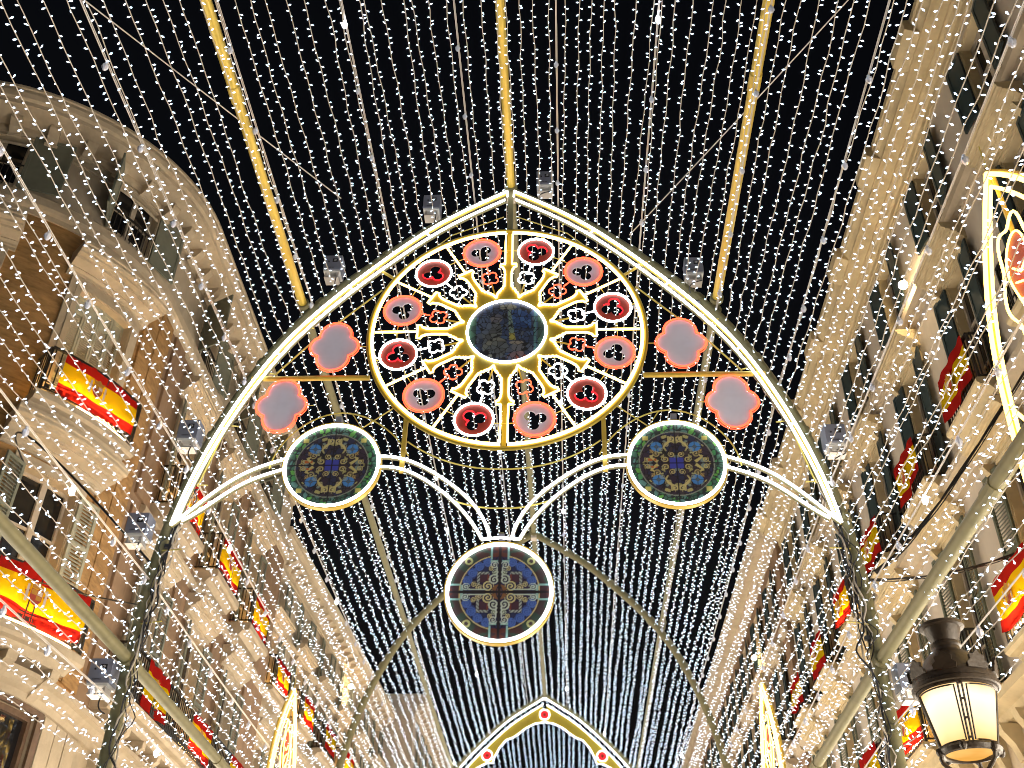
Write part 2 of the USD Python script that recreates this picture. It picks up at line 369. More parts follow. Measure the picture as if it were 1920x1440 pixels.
# ================================================================== left corner building
def shopfront(B, fc, s0, s1, z1, pitch):
    n = max(1, int((s1-s0)/pitch)); w = (s1-s0)/n
    for i in range(n):
        a = s0+i*w
        fr = MB().fb(fc, a+.35, a+.45, -.2, -.1, .3, z1-.1).fb(fc, a+w-.45, a+w-.35, -.2, -.1, .3, z1-.1).fb(fc, a+.45, a+w-.45, -.2, -.1, z1-.2, z1-.1).fb(fc, a+.45, a+w-.45, -.2, -.1, .3, .4).fb(fc, a+.45, a+w-.45, -.2, -.1, 3.1, 3.2)
        p = obj('shop_window', fr, WOOD, B)
        obj('lit_pane', MB().fb(fc, a+.45, a+w-.45, -.19, -.17, .4, 3.1), E_SHOP, p)
        obj('transom_pane', MB().fb(fc, a+.45, a+w-.45, -.19, -.17, 3.2, z1-.2), E_SHOP, p)

fc = Corner(); S = lambda a: fc.R*math.radians(a)
SY = lambda y: fc.A + (y-17.4)
YE = 29.5
B1 = thing('corner_building', 'ochre building with rounded corner, cream trim and beige top floor on the left', 'building')
bays = [S(15.5), S(63.5)] ; stra = [SY(y) for y in (20.1, 23.2, 26.3)]
allb = bays + stra
top_h = [(b-.55, b+.55, 16.95, 18.28) for b in allb]
sec_h = [(b-.66, b+.66, 12.25, 15.08) for b in bays] + [(b-.55, b+.55, 12.6, 15.2) for b in stra]
fir_h = [(b-.60, b+.60, 8.2, 11.08) for b in bays] + [(b-.55, b+.55, 8.4, 11.2) for b in stra]
S0, S1 = -5.0, SY(YE)
obj('upper_wall', wall(fc, S0, S1, 16.7, 18.9, top_h), BEIGE, B1)
obj('ochre_wall', wall(fc, S0, fc.A+.62, 7.7, 16.4, [h for h in sec_h+fir_h if h[0] < fc.A]), OCHRE, B1)
obj('side_wall', wall(fc, fc.A+.62, S1, 7.7, 16.4, [h for h in sec_h+fir_h if h[0] > fc.A+.62]), PINK, B1)
gw = (S(57), S(83), 3.0, 7.2)
obj('ground_wall', wall(fc, S0, S1, 4.6, 7.7, [(gw[0], gw[1], 4.65, 7.2)]), STONE, B1)
obj('end_wall', MB().box((-16.5, YE-.3, 0), (-8.752, YE, 18.9)), BEIGE, B1)
obj('roof', MB().box((-17.4, 14.6, 18.9), (-9.2, YE-.01, 19.0)).box((-17.4, 22, 17), (-12, YE-.31, 18.89)), STONE, B1)
# cornice
cor = [(0, 18.28), (.05, 18.28), (.08, 18.36), (.08, 18.46), (.62, 18.50), (.68, 18.50), (.70, 18.58), (.76, 18.62), (.80, 18.72), (.80, 18.80), (.83, 18.82), (.83, 18.88), (0, 18.98)]
obj('cornice', MB().prof(fc, S0, S1, cor), STONE, B1)
k = -14
for i, a in enumerate(np.arange(-4.6, S1-.3, .69)):
    x = a+.27
    m = MB()
    m.prof(fc, x-.10, x+.10, [(.081, 18.20), (.15, 18.17), (.26, 18.25), (.34, 18.36), (.37, 18.42), (.37, 18.478), (.081, 18.455)])
    m.prof(fc, x-.125, x+.125, [(.081, 18.12), (.13, 18.12), (.15, 18.16), (.081, 18.18)])
    obj('cornice_bracket', m, STONE, B1)
obj('string_course', MB().prof(fc, S0, S1, [(0, 16.3), (.04, 16.3), (.06, 16.4), (.12, 16.44), (.16, 16.5), (.16, 16.7), (.10, 16.76), (.02, 16.80), (0, 16.80)]), STONE, B1)
obj('upper_moulding', MB().prof(fc, S0, S1, [(0, 17.99), (.02, 17.99), (.035, 18.03), (.02, 18.07), (0, 18.07)]), BEIGE, B1)
for b in allb:
    window(B1, fc, b, 16.95, 18.28, .55, FRAME, panes=2)
    surround(B1, fc, b, 16.85, 18.2, .55, .07, STONE, .02)
    panel_leaf(B1, fc, b+.6, b+1.42, 16.86, 18.3, SHUT_GREY, .03, rails=1, tilt=.16)
    panel_leaf(B1, fc, b-.6, b-1.42, 16.86, 18.3, SHUT_GREY, .03, rails=1, tilt=1.05)
    r = MB().fb(fc, b-.6, b+.6, .02, .05, 17.42, 17.46)
    for q in np.linspace(b-.56, b+.56, 11): r.fb(fc, q-.008, q+.008, .027, .043, 16.86, 17.42)
    obj('window_guard', r, IRON, B1)
for i, b in enumerate(bays):
    # second floor: closed louvred doors under a coved hood
    surround(B1, fc, b, 12.25, 15.08, .66, .24, STONE, .07)
    hood(B1, fc, b, 15.33, 1.02, .55, STONE, .5)
    for q in range(4):
        a0 = b-.66+.33*q
        mb = MB(); w = .05
        mb.fb(fc, a0+.006, a0+w, -.16, -.11, 12.25, 15.08); mb.fb(fc, a0+.33-w, a0+.324, -.16, -.11, 12.25, 15.08)
        for z in (12.25, 13.1, 14.65, 15.0): mb.fb(fc, a0+w, a0+.33-w, -.16, -.115, z, z+.08)
        door = obj('louvred_door', mb, LOUVRE, B1)
        sl = MB()
        for z in np.arange(13.2, 14.63, .05): sl.prof(fc, a0+w, a0+.33-w, [(-.155, z+.035), (-.15, z+.038), (-.12, z+.004), (-.125, z)])
        for z in np.arange(12.36, 13.08, .05): sl.prof(fc, a0+w, a0+.33-w, [(-.155, z+.035), (-.15, z+.038), (-.12, z+.004), (-.125, z)])
        tag(obj('slats', sl, LOUVRE, door), kind='stuff')
        obj('panel', MB().fb(fc, a0+w, a0+.33-w, -.15, -.135, 14.73, 15.0), LOUVRE, door)
    sl = balcony(B1, fc, b-1.0, b+1.0, 12.24, .66, .98, STONE, th=.2, brackets=0)
    # first floor: french window, open shutters
    surround(B1, fc, b, 8.2, 11.08, .60, .2, STONE, .06)
    hood(B1, fc, b, 11.38, 1.12, .55, STONE, .5)
    window(B1, fc, b, 8.2, 11.08, .60, FRAME, panes=3)
    shutter(B1, fc, b+.62, b+1.12, 8.25, 11.05, LOUVRE, .10, rails=3, tilt=.12)
    shutter(B1, fc, b-.62, b-1.12, 8.25, 11.05, SHUT_GREY, .10, rails=3, tilt=.5)
    balcony(B1, fc, b-1.12, b+1.12, 8.15, .7, 1.0, STONE, th=.2, brackets=3)
for b in stra:
    surround(B1, fc, b, 12.6, 15.2, .55, .18, STONE, .05); hood(B1, fc, b, 15.42, .95, .4, STONE, .45)
    window(B1, fc, b, 12.6, 15.2, .55, FRAME, panes=3)
    shutter(B1, fc, b+.57, b+1.05, 12.62, 15.18, SHUT_GREY, .08, rails=2, tilt=.1); shutter(B1, fc, b-.57, b-1.05, 12.62, 15.18, SHUT_GREY, .08, rails=2, tilt=.3)
    balcony(B1, fc, b-.95, b+.95, 12.5, .62, .98, STONE, th=.22)
    surround(B1, fc, b, 8.4, 11.2, .55, .18, STONE, .05); hood(B1, fc, b, 11.42, .95, .4, STONE, .45)
    window(B1, fc, b, 8.4, 11.2, .55, FRAME, panes=3)
    shutter(B1, fc, b+.57, b+1.05, 8.42, 11.18, SHUT_GREY, .08, rails=2, tilt=.1); shutter(B1, fc, b-.57, b-1.05, 8.42, 11.18, SHUT_GREY, .08, rails=2, tilt=.3)
balcony(B1, fc, SY(18.7), SY(YE-.3), 8.3, .62, .98, STONE, th=.2, brackets=12)
obj('floor_band', MB().prof(fc, fc.A+1.3, S1, [(0, 12.0), (.08, 12.02), (.12, 12.1), (.12, 12.2), (0, 12.24)]), STONE, B1)
for a, b in ((S(80.5), S(88.5)), (S(89.2), fc.A+.60)):
    obj('pilaster_strip', MB().fb(fc, a, b, 0, .05, 7.95, 16.3), OCHRE, B1)
for b in [SY(y) for y in (18.55, 21.65, 24.75, 27.85)]:
    obj('pilaster_strip', MB().fb(fc, b-.3, b+.3, 0, .06, 12.25, 16.3), PINK, B1)
    obj('pilaster_strip', MB().fb(fc, b-.3, b+.3, 0, .06, 8.3, 11.98), PINK, B1)
obj('ground_cornice', MB().prof(fc, S0, S1, [(0, 7.3), (.06, 7.32), (.08, 7.44), (.16, 7.5), (.22, 7.58), (.30, 7.62), (.30, 7.7), (.05, 7.78), (0, 7.78)]), STONE, B1)
# ground floor window, rustic joints and lower pilasters
mb = MB().fb(fc, gw[0]-.16, gw[0], -.02, .05, 4.65, 7.3).fb(fc, gw[1], gw[1]+.16, -.02, .05, 4.65, 7.3).fb(fc, gw[0], gw[1], -.02, .049, 7.2, 7.3)
mb.fb(fc, gw[0], gw[0]+.09, -.2, -.06, 4.65, 7.2).fb(fc, gw[1]-.09, gw[1], -.2, -.06, 4.65, 7.2).fb(fc, gw[0]+.09, gw[1]-.09, -.2, -.06, 7.1, 7.2).fb(fc, (gw[0]+gw[1])/2-.05, (gw[0]+gw[1])/2+.05, -.2, -.08, 4.65, 7.1)
w = obj('shop_window', mb, WOOD, B1)
for a, b in ((gw[0]+.09, (gw[0]+gw[1])/2-.05), ((gw[0]+gw[1])/2+.05, gw[1]-.09)): obj('pane', MB().fb(fc, a, b, -.16, -.15, 4.65, 7.1), GLASS, w)
for a, b in ((S(86), S(93.0)-.0), (fc.A+.22, fc.A+.62), (fc.A+.66, fc.A+1.1)):
    obj('ground_pilaster', MB().fb(fc, a, b, 0, .06, 4.6, 7.28), STONE, B1)
shopfront(B1, fc, S0, S1, 4.5, 3.0)
for b in stra + [SY(28.3)]:
    obj('console', MB().prof(fc, b-.75-.12, b-.75+.12, [(0, 6.4), (.1, 6.42), (.2, 6.9), (.36, 7.25), (.36, 7.29), (0, 7.29)]), STONE, B1)
    obj('console', MB().prof(fc, b+.75-.12, b+.75+.12, [(0, 6.4), (.1, 6.42), (.2, 6.9), (.36, 7.25), (.36, 7.29), (0, 7.29)]), STONE, B1)
for b, z in ((bays[1], 12.3),): wall_rope(B1, fc, b-.75, b+.75, .47, z+.13); wall_rope(B1, fc, b-.3, b+.75, .58, z-.03)
wall_rope(B1, fc, bays[1]-.9, bays[1]+.8, .50, 8.32); wall_rope(B1, fc, bays[1]-.9, bays[1]+.8, .63, 8.17)
for b, z in zip(stra, (12.55,)*3): wall_rope(B1, fc, b-.6, b+.6, .42, z+.10)
wall_rope(B1, fc, stra[1]-.7, stra[1]+.7, .42, 8.5)

GF = 'flags hung on the balconies of the left buildings'
flag(fc, S(53), S(76), .60, 12.36, 13.22, 'red and yellow flag on upper balcony of the rounded corner, bottom band glowing orange', GF)
flag(fc, S(52), S(78), .64, 8.22, 9.15, 'largest red and yellow flag, on the lower balcony of the rounded corner at left edge', GF)
names = ['first', 'second', 'third', 'fourth', 'fifth', 'sixth', 'seventh', 'eighth']
for i, b in enumerate(stra):
    flag(fc, b-.75, b+.75, .57, 12.55, 13.45, f'{names[i]} red and yellow flag past the corner along the upper balconies, ochre building', GF)
for i, (b, q) in enumerate(zip([SY(20.3), SY(23.4), SY(26.5)], (0, 0, 0))):
    flag(fc, b-.75, b+.75, .57, 8.4, 9.26, f'{names[i]} red and yellow flag on the long lower balcony of the ochre building', GF)

wall_rope(B1, fc, stra[0]-.2, stra[0]+.8, .10, 12.55)
# ================================================================== second left building
class StraightTo(Straight):
    def __init__(s, a, b):
        a, b = np.array(a, float), np.array(b, float); t = (b-a)/np.linalg.norm(b-a); s.L = np.linalg.norm(b-a)
        super().__init__(a, t, np.array([t[1], -t[0]]))
def block(name, label, fc, s0, s1, rows, bays, ztop, wm, tm, shut, cornice_d=.7, band=None, flags=(), rail=True, low=7.6, back=8.0, breaks=False, hoods=True, hw=.5, leaf=.52, frame=FRAME, alt=None, shutt_tilt=.1, corb=True, row_shut=None, wall_bits=None, no_low=False):
    B = thing(name, label, 'building')
    holes = [(b-hw, b+hw, z0, z1) for b in bays for (z0, z1, kind) in rows]
    obj('wall', wall(fc, s0, s1, low, ztop, holes), wm, B)
    obj('ground_wall', MB().quad(fc, s0, s1, .0, 4.6, low), STONE, B)
    shopfront(B, fc, s0, s1, 4.5, 3.2)
    for e in (s0, s1):
        a = MB().fb(fc, e-(0 if e == s0 else .3), e+(.3 if e == s0 else 0), -back, -.305, 0, ztop-.01); obj('end_wall', a, wm, B)
        obj('end_pier', MB().fb(fc, e-(0 if e == s0 else .12), e+(.12 if e == s0 else 0), -.304, -.003, 0, ztop-.01), wm, B)
    obj('roof', MB().fb(fc, s0, s1, -back, -.01, ztop-.005, ztop+.08), tm, B)
    c = cornice_d
    obj('cornice', MB().prof(fc, s0, s1, [(0, ztop-.85), (.03, ztop-.85), (.03, ztop-.78), (.06, ztop-.77), (.06, ztop-.62), (c*.16, ztop-.60), (c*.22, ztop-.53), (c*.22, ztop-.50), (c*.3, ztop-.48), (c*.3, ztop-.40), (c*.72, ztop-.385), (c*.72, ztop-.41), (c*.79, ztop-.41), (c*.80, ztop-.34), (c*.86, ztop-.26), (c*.94, ztop-.2), (c*.95, ztop-.12), (c, ztop-.1), (c, ztop+.03), (0, ztop+.1)]), tm, B)
    if breaks:
        for b in bays:
            x = b+breaks
            obj('cornice_break', MB().prof(fc, x-.45, x+.45, [(c*.3, ztop-.395), (c*.8+.02, ztop-.36), (c+.02, ztop-.3), (c+.13, ztop-.24), (c+.13, ztop+.02), (c*.5, ztop+.07)]), tm, B)
    if corb:
        for x in np.arange(s0+.3, s1-.2, .62): obj('cornice_bracket', MB().prof(fc, x-.09, x+.09, [(.062, ztop-.61), (.2, ztop-.62), (c*.7, ztop-.46), (c*.72, ztop-.37), (.062, ztop-.37)]), tm, B)
    for (z0, z1, kind) in rows:
        sh = (row_shut or {}).get(z0, shut)
        for b in bays:
            window(B, fc, b, z0, z1, hw, frame, panes=3 if z1-z0 > 2 else 2)
            surround(B, fc, b, z0, z1, hw, .12, tm, .03)
            if sh is not None:
                lf = panel_leaf if sh is SHUT_TEAL else shutter
                lf(B, fc, b+hw+.02, b+hw+leaf, z0+.03, z1-.02, sh, .06, rails=2, tilt=shutt_tilt); lf(B, fc, b-hw-.02, b-hw-leaf, z0+.03, z1-.02, sh, .06, rails=2, tilt=shutt_tilt)
            if kind in 'bc' and hoods:
                hd = hood(B, fc, b, z1+.16, hw+.42, .42, tm, .36)
                for sg in (-1, 1):
                    x = b+sg*(hw+.28); obj('hood_bracket', MB().prof(fc, x-.07, x+.07, [(0, z1-.24), (.05, z1-.24), (.09, z1-.12), (.17, z1-.02), (.24, z1+.10), (.24, z1+.115), (0, z1+.115)]), tm, B)
            if kind == 'b': balcony(B, fc, b-hw-.42, b+hw+.42, z0-.02, .6, .98, tm, th=.14, fancy=False)
        if kind == 'c': balcony(B, fc, s0+.2, s1-.2, z0-.02, .6, .98, tm, th=.14, fancy=False)
    for z, h, d, m in (band or []):
        obj('string_course', MB().prof(fc, s0, s1, [(0, z), (d*.4, z+.02), (d*.55, z+h*.3), (d, z+h*.5), (d, z+h*.85), (d*.6, z+h), (0, z+h)]), m, B)
    return B
f2 = StraightTo((-9.3, 29.52), (-8.35, 47.4))
rows = [(14.35, 16.2, 's'), (10.9, 13.6, 'b'), (7.9, 10.3, 's')]
b2 = [1.6+3.05*i for i in range(6)]
B2 = block('terrace_building', 'beige building with tall shuttered windows, second along the left side', f2, 0, f2.L, [(15.0-.1, 16.55, 's'), (12.6, 14.6, 'b'), (8.4, 11.1, 'c')], b2, 17.5, BEIGE, STONE, SHUT_GREY, .65, band=[(14.78-.02, .2, .14, STONE), (11.9, .3, .16, STONE), (7.6, .35, .3, STONE)])
for i, b in enumerate(b2[:5]):
    flag(f2, b-.72, b+.72, .57, 12.68, 13.5, f'{names[i]} red and yellow flag along the upper balconies of the second left building', GF)
    if i % 2 == 0: flag(f2, b-.72, b+.72, .57, 8.45, 9.3, f'{names[i//2]} red and yellow flag on the long balcony of the second left building', GF)
for i_ in (0, 1, 3): wall_rope(B2, f2, b2[i_]-.6, b2[i_]+.6, .40, 12.8)
for i_ in (0, 2): wall_rope(B2, f2, b2[i_]-.6, b2[i_]+.6, .40, 8.57)
f3 = StraightTo((-6.9, 47.5), (-6.6, 75))
block('distant_left_building', 'pale building projecting into the street, farthest along the left side', f3, 0, f3.L, [(15.6, 17.3, 's'), (12.2, 14.8, 'b'), (8.2, 11, 'b')], [1.7+3.1*i for i in range(8)], 18.4, CREAM, STONE, SHUT_GREY, .6, band=[(11.6, .3, .14, STONE)])

# ================================================================== right buildings
class RightF(Straight):
    def __init__(s, x=7.4): super().__init__((x, 0), (0, 1), (-1, 0))
fr = RightF()
rb = [15.05+3.15*i for i in range(-5, 6)]
top = (16.35, 18.02, 's'); r2 = (12.02, 15.02, 'b'); r1 = (8.02, 11.1, 'b')
B4 = block('cream_building', 'cream building with dark teal shutters and ochre hoods, nearest on the right', fr, -2.6, 32.6, [top, r2, r1], rb, 19.15, CREAM, GOLDTRIM, SHUT_TEAL, .7,
           band=[(15.62, .42, .2, STONE), (11.42, .46, .34, STONE), (7.35, .45, .42, GOLDTRIM)], breaks=1.0, corb=False, row_shut={r1[0]: SHUT_OLIVE, r2[0]: SHUT_TEAL}, hw=.42, leaf=.55)
for i_ in (5, 7, 9): wall_rope(B4, fr, rb[i_]-.65, rb[i_]+.65, .40, 8.24)
wall_rope(B4, fr, rb[8]-.6, rb[8]+.6, .40, 12.24)
for x in np.arange(-2.0, 32.4, .75):
    obj('console', MB().prof(fr, x-.1, x+.1, [(0, 6.75), (.08, 6.76), (.16, 7.0), (.30, 7.2), (.34, 7.34), (0, 7.34)]), GOLDTRIM, B4)
GR = 'flags hung on the balconies of the right buildings'
idx2 = [i for i, b in enumerate(rb) if b > 13]
for n_, i in enumerate(idx2):
    b = rb[i]; flag(fr, b-.72, b+.72, .57, 12.12, 13.02, f'{names[n_]} red and yellow flag from the near end of the upper balconies on the right', GR, flip=True)
for n_, i in enumerate([i for i in idx2]):
    if n_ in (1, 4): continue
    b = rb[i]; flag(fr, b-.72, b+.72, .57, 8.12, 9.02, f'red and yellow flag on the lower balconies at right, {["nearest, cut by the picture edge", "", "behind the street lantern", "just past the street lantern", "", "farthest from the lantern"][n_]}', GR, flip=True)
f5 = RightF(7.25)
block('distant_right_building', 'pinkish brown building with dark shutters, farthest along the right side', f5, 32.62, 72, [(16.1, 17.9, 's'), (12.1, 14.9, 'b'), (8.1, 11, 'b')], [34.4+3.1*i for i in range(12)], 19.3, PINK, STONE, SHUT_TEAL, .65, band=[(15.3, .35, .16, STONE), (11.5, .4, .25, STONE)], corb=False, hw=.45)

# small warm floodlights fixed to the facades
def flood(fc, s, z, label):
    t = thing('wall_floodlight', label, 'wall lamp', group='warm wall lamps on the facades')
    p = np.array(fc.map(s, .32, z)); q = np.array(fc.map(s, .0, z-.1))
    obj('arm', MB().tube([q, (p+q)/2+[0, 0, -.03], p-[0, 0, .05]], .015, 6), IRON, t)
    obj('housing', MB().lathe([(.0, .085), (.05, .08), (.075, .03), (.08, 0), (.065, 0), (.06, .03), (0, .05)], p+[0, 0, .0], 16), IRON, t)
    m = trimesh.creation.icosphere(2, .095); m.apply_translation(p-[0, 0, .06]); obj('bulb', MB().tm(m), E_FLOOD, t)
flood(fr, 16.7, 16.25, 'warm glowing wall lamp high on the near right building')
flood(f5, 37.3, 16.3, 'warm glowing wall lamp far down the right side')
flood(f2, 10.6, 16.2, 'warm glowing wall lamp far down the left side')

# ================================================================== arches
HALF = [(0, 14.22), (.45, 13.93), (1.25, 13.40), (1.95, 12.78), (2.60, 12.12), (3.15, 11.42), (3.60, 10.60), (3.98, 9.65), (4.24, 8.71), (4.38, 7.95), (4.45, 6.9), (4.46, 5.6), (4.46, 0.0)]
from scipy.interpolate import CubicSpline
hp = np.array(HALF); tt = np.concatenate([[0], np.cumsum(np.linalg.norm(np.diff(hp, axis=0), axis=1))])
hx, hz = CubicSpline(tt[:-1], hp[:-1, 0]), CubicSpline(tt[:-1], hp[:-1, 1])
def half(s):
    if s <= tt[-2]: return float(hx(s)), float(hz(s))
    return 4.46, 5.6-(s-tt[-2])
def half_off(s, o):
    a, b = np.array(half(max(s-.02, 0))), np.array(half(s+.02)); t = (b-a)/np.linalg.norm(b-a); n = np.array([-t[1], t[0]]); n = n if n[0] < 0 else -n
    if abs(n[0]) < 1e-6: n = np.array([0, -1.])
    return np.array(half(s)) + n*o
ARCH_Y = [0.2, 12.0, 23.8, 35.6]; ARCH_X = [XC, XC, -.75, -.70]
PUR = [(0, 14.22-.02), (3.08, 11.76), (-3.08, 11.76), (4.46, 6.25), (-4.46, 6.25)]
labs = ['plain gold steel arch overhead behind the viewer', 'gold steel pipe arch carrying the rose window lights', 'bare gold steel arch half hidden behind the hanging medallions', 'gold steel arch carrying the scalloped gold light band, far down the street']
def arch(i):
    y, xc = ARCH_Y[i], ARCH_X[i]
    t = thing('steel_arch', labs[i], 'arch')
    for sg in (-1, 1):
        pts = [(xc+sg*half(s)[0], y, half(s)[1]) for s in np.linspace(.06, tt[-2]+5.6, 70)]
        obj('arch_pipe', MB().tube(pts, .085, 12), PIPE, t, smooth=True)
        for s in np.arange(1.0, 10.5, 1.35):
            a, b = half(s-.05), half(s+.05)
            obj('collar', MB().tube([(xc+sg*a[0], y, a[1]), (xc+sg*b[0], y, b[1])], .105, 12), PIPE, t)
        obj('foot_plate', MB().box((xc+sg*4.46-.25, y-.25, 0), (xc+sg*4.46+.25, y+.25, .03)), PIPE, t)
    obj('apex_joint', MB().box((xc-.07, y-.1, 14.05), (xc+.07, y+.1, 14.32)), STEEL, t)
    return t
for i in range(4): arch(i)
plab = {0: 'crown', 1: 'right overhead', 2: 'left overhead', 3: 'low right', 4: 'low left'}
spn = ['from above the viewer to the rose window arch', 'between the rose window arch and the bare arch', 'between the bare arch and the far scalloped arch']
for k in range(3):
    for j, (dx, z) in enumerate(PUR):
        y0, y1 = ARCH_Y[k]+.1, ARCH_Y[k+1]-.1
        t = thing('tie_pole', f'{"yellow" if k == 0 else "dull gold"} {plab[j]} pole running {spn[k]}', 'pole', group=None)
        a, b = np.array([ARCH_X[k]+dx, y0, z]), np.array([ARCH_X[k+1]+dx, y1, z])
        obj('tube', MB().tube([a, (a*2+b)/3-[0, 0, .03], (a+2*b)/3-[0, 0, .03], b], .066 if j < 3 else .074, 12), POLE if (k == 0 and j < 3) else PIPE, t, smooth=True)
        for u in (.33, .66):
            c = a+(b-a)*u-[0, 0, .03]; obj('sleeve', MB().tube([c-[0, .12, 0], c+[0, .12, 0]], .076 if j < 3 else .085, 12), POLE if (k == 0 and j < 3) else PIPE, t)
        for e, o in ((a, .1), (b, -.1)): obj('end_flange', MB().tube([e, e+[0, o*.7, 0]], .1, 12), PIPE, t)

# ================================================================== light motif on the near arch
Y0 = 11.80
def P3(x, z, y=Y0, xc=XC): return (xc+x, y, z)
def spl(pts, n=40):
    pts = np.array(pts, float); t = np.concatenate([[0], np.cumsum(np.linalg.norm(np.diff(pts, axis=0), axis=1))])
    return CubicSpline(t, pts)(np.linspace(0, t[-1], n))
OUT = [(.05, 14.03), (.55, 13.72), (1.06, 13.36), (1.96, 12.52), (2.67, 11.73), (3.26, 10.91), (3.67, 10.09), (3.97, 9.29), (4.16, 8.6), (4.27, 8.0)]
def inset(pts, o):
    pts = np.array(pts); T = np.gradient(pts, axis=0); T /= np.linalg.norm(T, axis=1)[:, None]; N = np.stack([T[:, 1], -T[:, 0]], 1); N[N[:, 0] > 0] *= -1
    return pts + N*np.asarray(o)[:, None]
out = spl(OUT, 60); inn = inset(out, np.linspace(.15, .055, 60)); inn = inn[inn[:, 0] > .045]
inn[-1] = (4.24, 8.06)
LOW_O = spl([(4.27, 8.0), (3.82, 8.46), (3.40, 8.79), (2.98, 8.97), (2.92, 8.99)], 30); LOW_I = spl([(4.14, 8.06), (3.78, 8.34), (3.40, 8.63), (2.98, 8.81), (2.92, 8.83)], 30)
MID_O = spl([(1.645, 9.02), (1.25, 8.95), (.82, 8.70), (.43, 8.36), (.14, 7.80)], 30); MID_I = spl([(1.645, 8.86), (1.31, 8.81), (.94, 8.60), (.58, 8.28), (.24, 7.78)], 30)
MO = thing('arch_light_outline', 'double white light tubes tracing the big pointed arch above the street', 'light display')
def tubes(parent, name, pts2, r, m, y=Y0, sgs=(-1, 1), n=8, xc=XC):
    for sg in sgs: obj(name, MB().tube([P3(sg*x, z, y, xc) for x, z in pts2], r, n), m, parent, smooth=True)
tubes(MO, 'outer_light_tube', out, .021, E_WHITE); tubes(MO, 'inner_light_tube', inn, .019, E_WHITE)
tubes(MO, 'lower_light_tube', LOW_O, .019, E_WHITE); tubes(MO, 'lower_light_tube', LOW_I, .019, E_WHITE)
tubes(MO, 'spandrel_light_tube', MID_O, .019, E_WHITE); tubes(MO, 'spandrel_light_tube', MID_I, .019, E_WHITE)
for pts, nm in ((out, 'outer_frame_rail'), (inn, 'inner_frame_rail'), (LOW_O, 'lower_frame_rail'), (MID_O, 'spandrel_frame_rail'), (MID_I, 'spandrel_frame_rail'), (LOW_I, 'lower_frame_rail')):
    tubes(MO, nm, pts, .016, POLE if nm.startswith('outer') else PIPE, Y0+.06)
for a, b in ((12, 12), (24, 24), (36, 36), (47, 47)):
    tubes(MO, 'cross_light_tube', [out[a], inset(out, np.linspace(.15, .055, 60))[b]], .013, E_WHITE)
tubes(MO, 'bottom_light_tube', [(0, 7.80), (.24, 7.775)], .018, E_WHITE)
tubes(MO, 'apex_light_tube', [(.05, 14.03), (.05, 13.9)], .012, E_WHITE)
for sg in (-1, 1):
    for s in np.arange(1.2, 9.3, 1.0):                    # stays from pipe to outline
        a = half(s); b = half_off(s, .33); obj('stay', MB().tube([P3(sg*a[0], a[1], 11.95), P3(sg*b[0], b[1], Y0+.05)], .009, 6), GWIRE, MO)
obj('centre_post', MB().box(P3(-.035, 7.8, Y0+.04), P3(.035, 7.9, Y0+.09)).box(P3(-.045, 13.19, Y0+.04), P3(.045, 14.1, Y0+.09)), PIPE, MO)
for sg in (-1, 1):
    obj('cross_bar', MB().tube([P3(sg*1.93, 10.37, Y0+.06), P3(sg*3.62, 10.37, Y0+.06)], .038, 8), POLE, MO)
    obj('hanger_bar', MB().box(P3(sg*1.35-.03, 8.80, Y0+.03), P3(sg*1.35+.03, 9.66, Y0+.08)), POLE, MO)
    obj('hanger_bar', MB().tube([P3(sg*1.72, 12.22, Y0+.05), P3(sg*2.1, 12.50, Y0+.05)], .022, 6), POLE, MO)
    obj('frame_wire', MB().tube([P3(sg*x, z, Y0+.05) for x, z in spl([(3.13, 8.87), (2.88, 9.44), (2.29, 9.76), (1.67, 9.54), (1.28, 9.06)], 24)], .010, 6), GWIRE, MO)
    obj('frame_wire', MB().tube([P3(sg*x, z, Y0+.05) for x, z in spl([(1.30, 9.28), (.68, 8.94), (0, 8.84)], 16)], .010, 6), GWIRE, MO)
    obj('frame_wire', MB().tube([P3(sg*x, z, Y0+.05) for x, z in spl([(.62, 8.36), (.3, 8.27), (0, 8.25)], 10)], .010, 6), GWIRE, MO)
    obj('frame_wire', MB().tube([P3(sg*x, z, Y0+.05) for x, z in ((1.9, 12.0), (2.85, 11.0), (3.3, 10.42))], .012, 6), GWIRE, MO)
    obj('frame_wire', MB().tube([P3(sg*x, z, Y0+.05) for x, z in ((.1, 13.5), (.9, 13.12), (1.5, 12.5))], .008, 6), GWIRE, MO)
    obj('frame_wire', MB().tube([P3(sg*x, z, Y0+.05) for x, z in ((1.55, 9.83), (1.95, 9.5), (2.1, 9.74))], .009, 6), GWIRE, MO)
    obj('frame_wire', MB().tube([P3(sg*x, z, Y0+.05) for x, z in ((3.55, 10.3), (3.85, 9.45), (4.05, 8.6))], .010, 6), GWIRE, MO)

# ------------------------------------------------------------------ rose window
WC = 11.15
RW = thing('rose_window_light', 'large golden rose window wheel of light tubes with twelve columns', 'light display')
def ring(r, n=72, a0=0, a1=2*PI): return [(r*math.cos(a), r*math.sin(a)) for a in np.linspace(a0, a1, n)]
def W3(x, z, y=Y0): return (XC+x, y, WC+z)
obj('rim', MB().tube([W3(x, z, Y0+.02) for x, z in ring(2.015, 97)[:-1]], .026, 10, closed=True), GOLD, RW, smooth=True)
obj('rim_band', MB().plate(Point(0, 0).buffer(2.005, 48).difference(Point(0, 0).buffer(1.975, 48)), Y0+.012, Y0+.02, XC, WC), GOLD, RW)
for s0, s1 in ((-PI/2, PI/2), (PI/2, 1.5*PI)):
    d = .05/1.93; obj('rim_light_tube', MB().tube([W3(x, z) for x, z in ring(1.955, 60, s0+d, s1-d)], .025, 8), E_WARM, RW, smooth=True)
obj('centre_post', MB().box(W3(-.03, -2.0, Y0+.04), W3(.03, -.62, Y0+.09)).box(W3(-.03, .62, Y0+.04), W3(.03, 2.0, Y0+.09)), GOLD, RW)
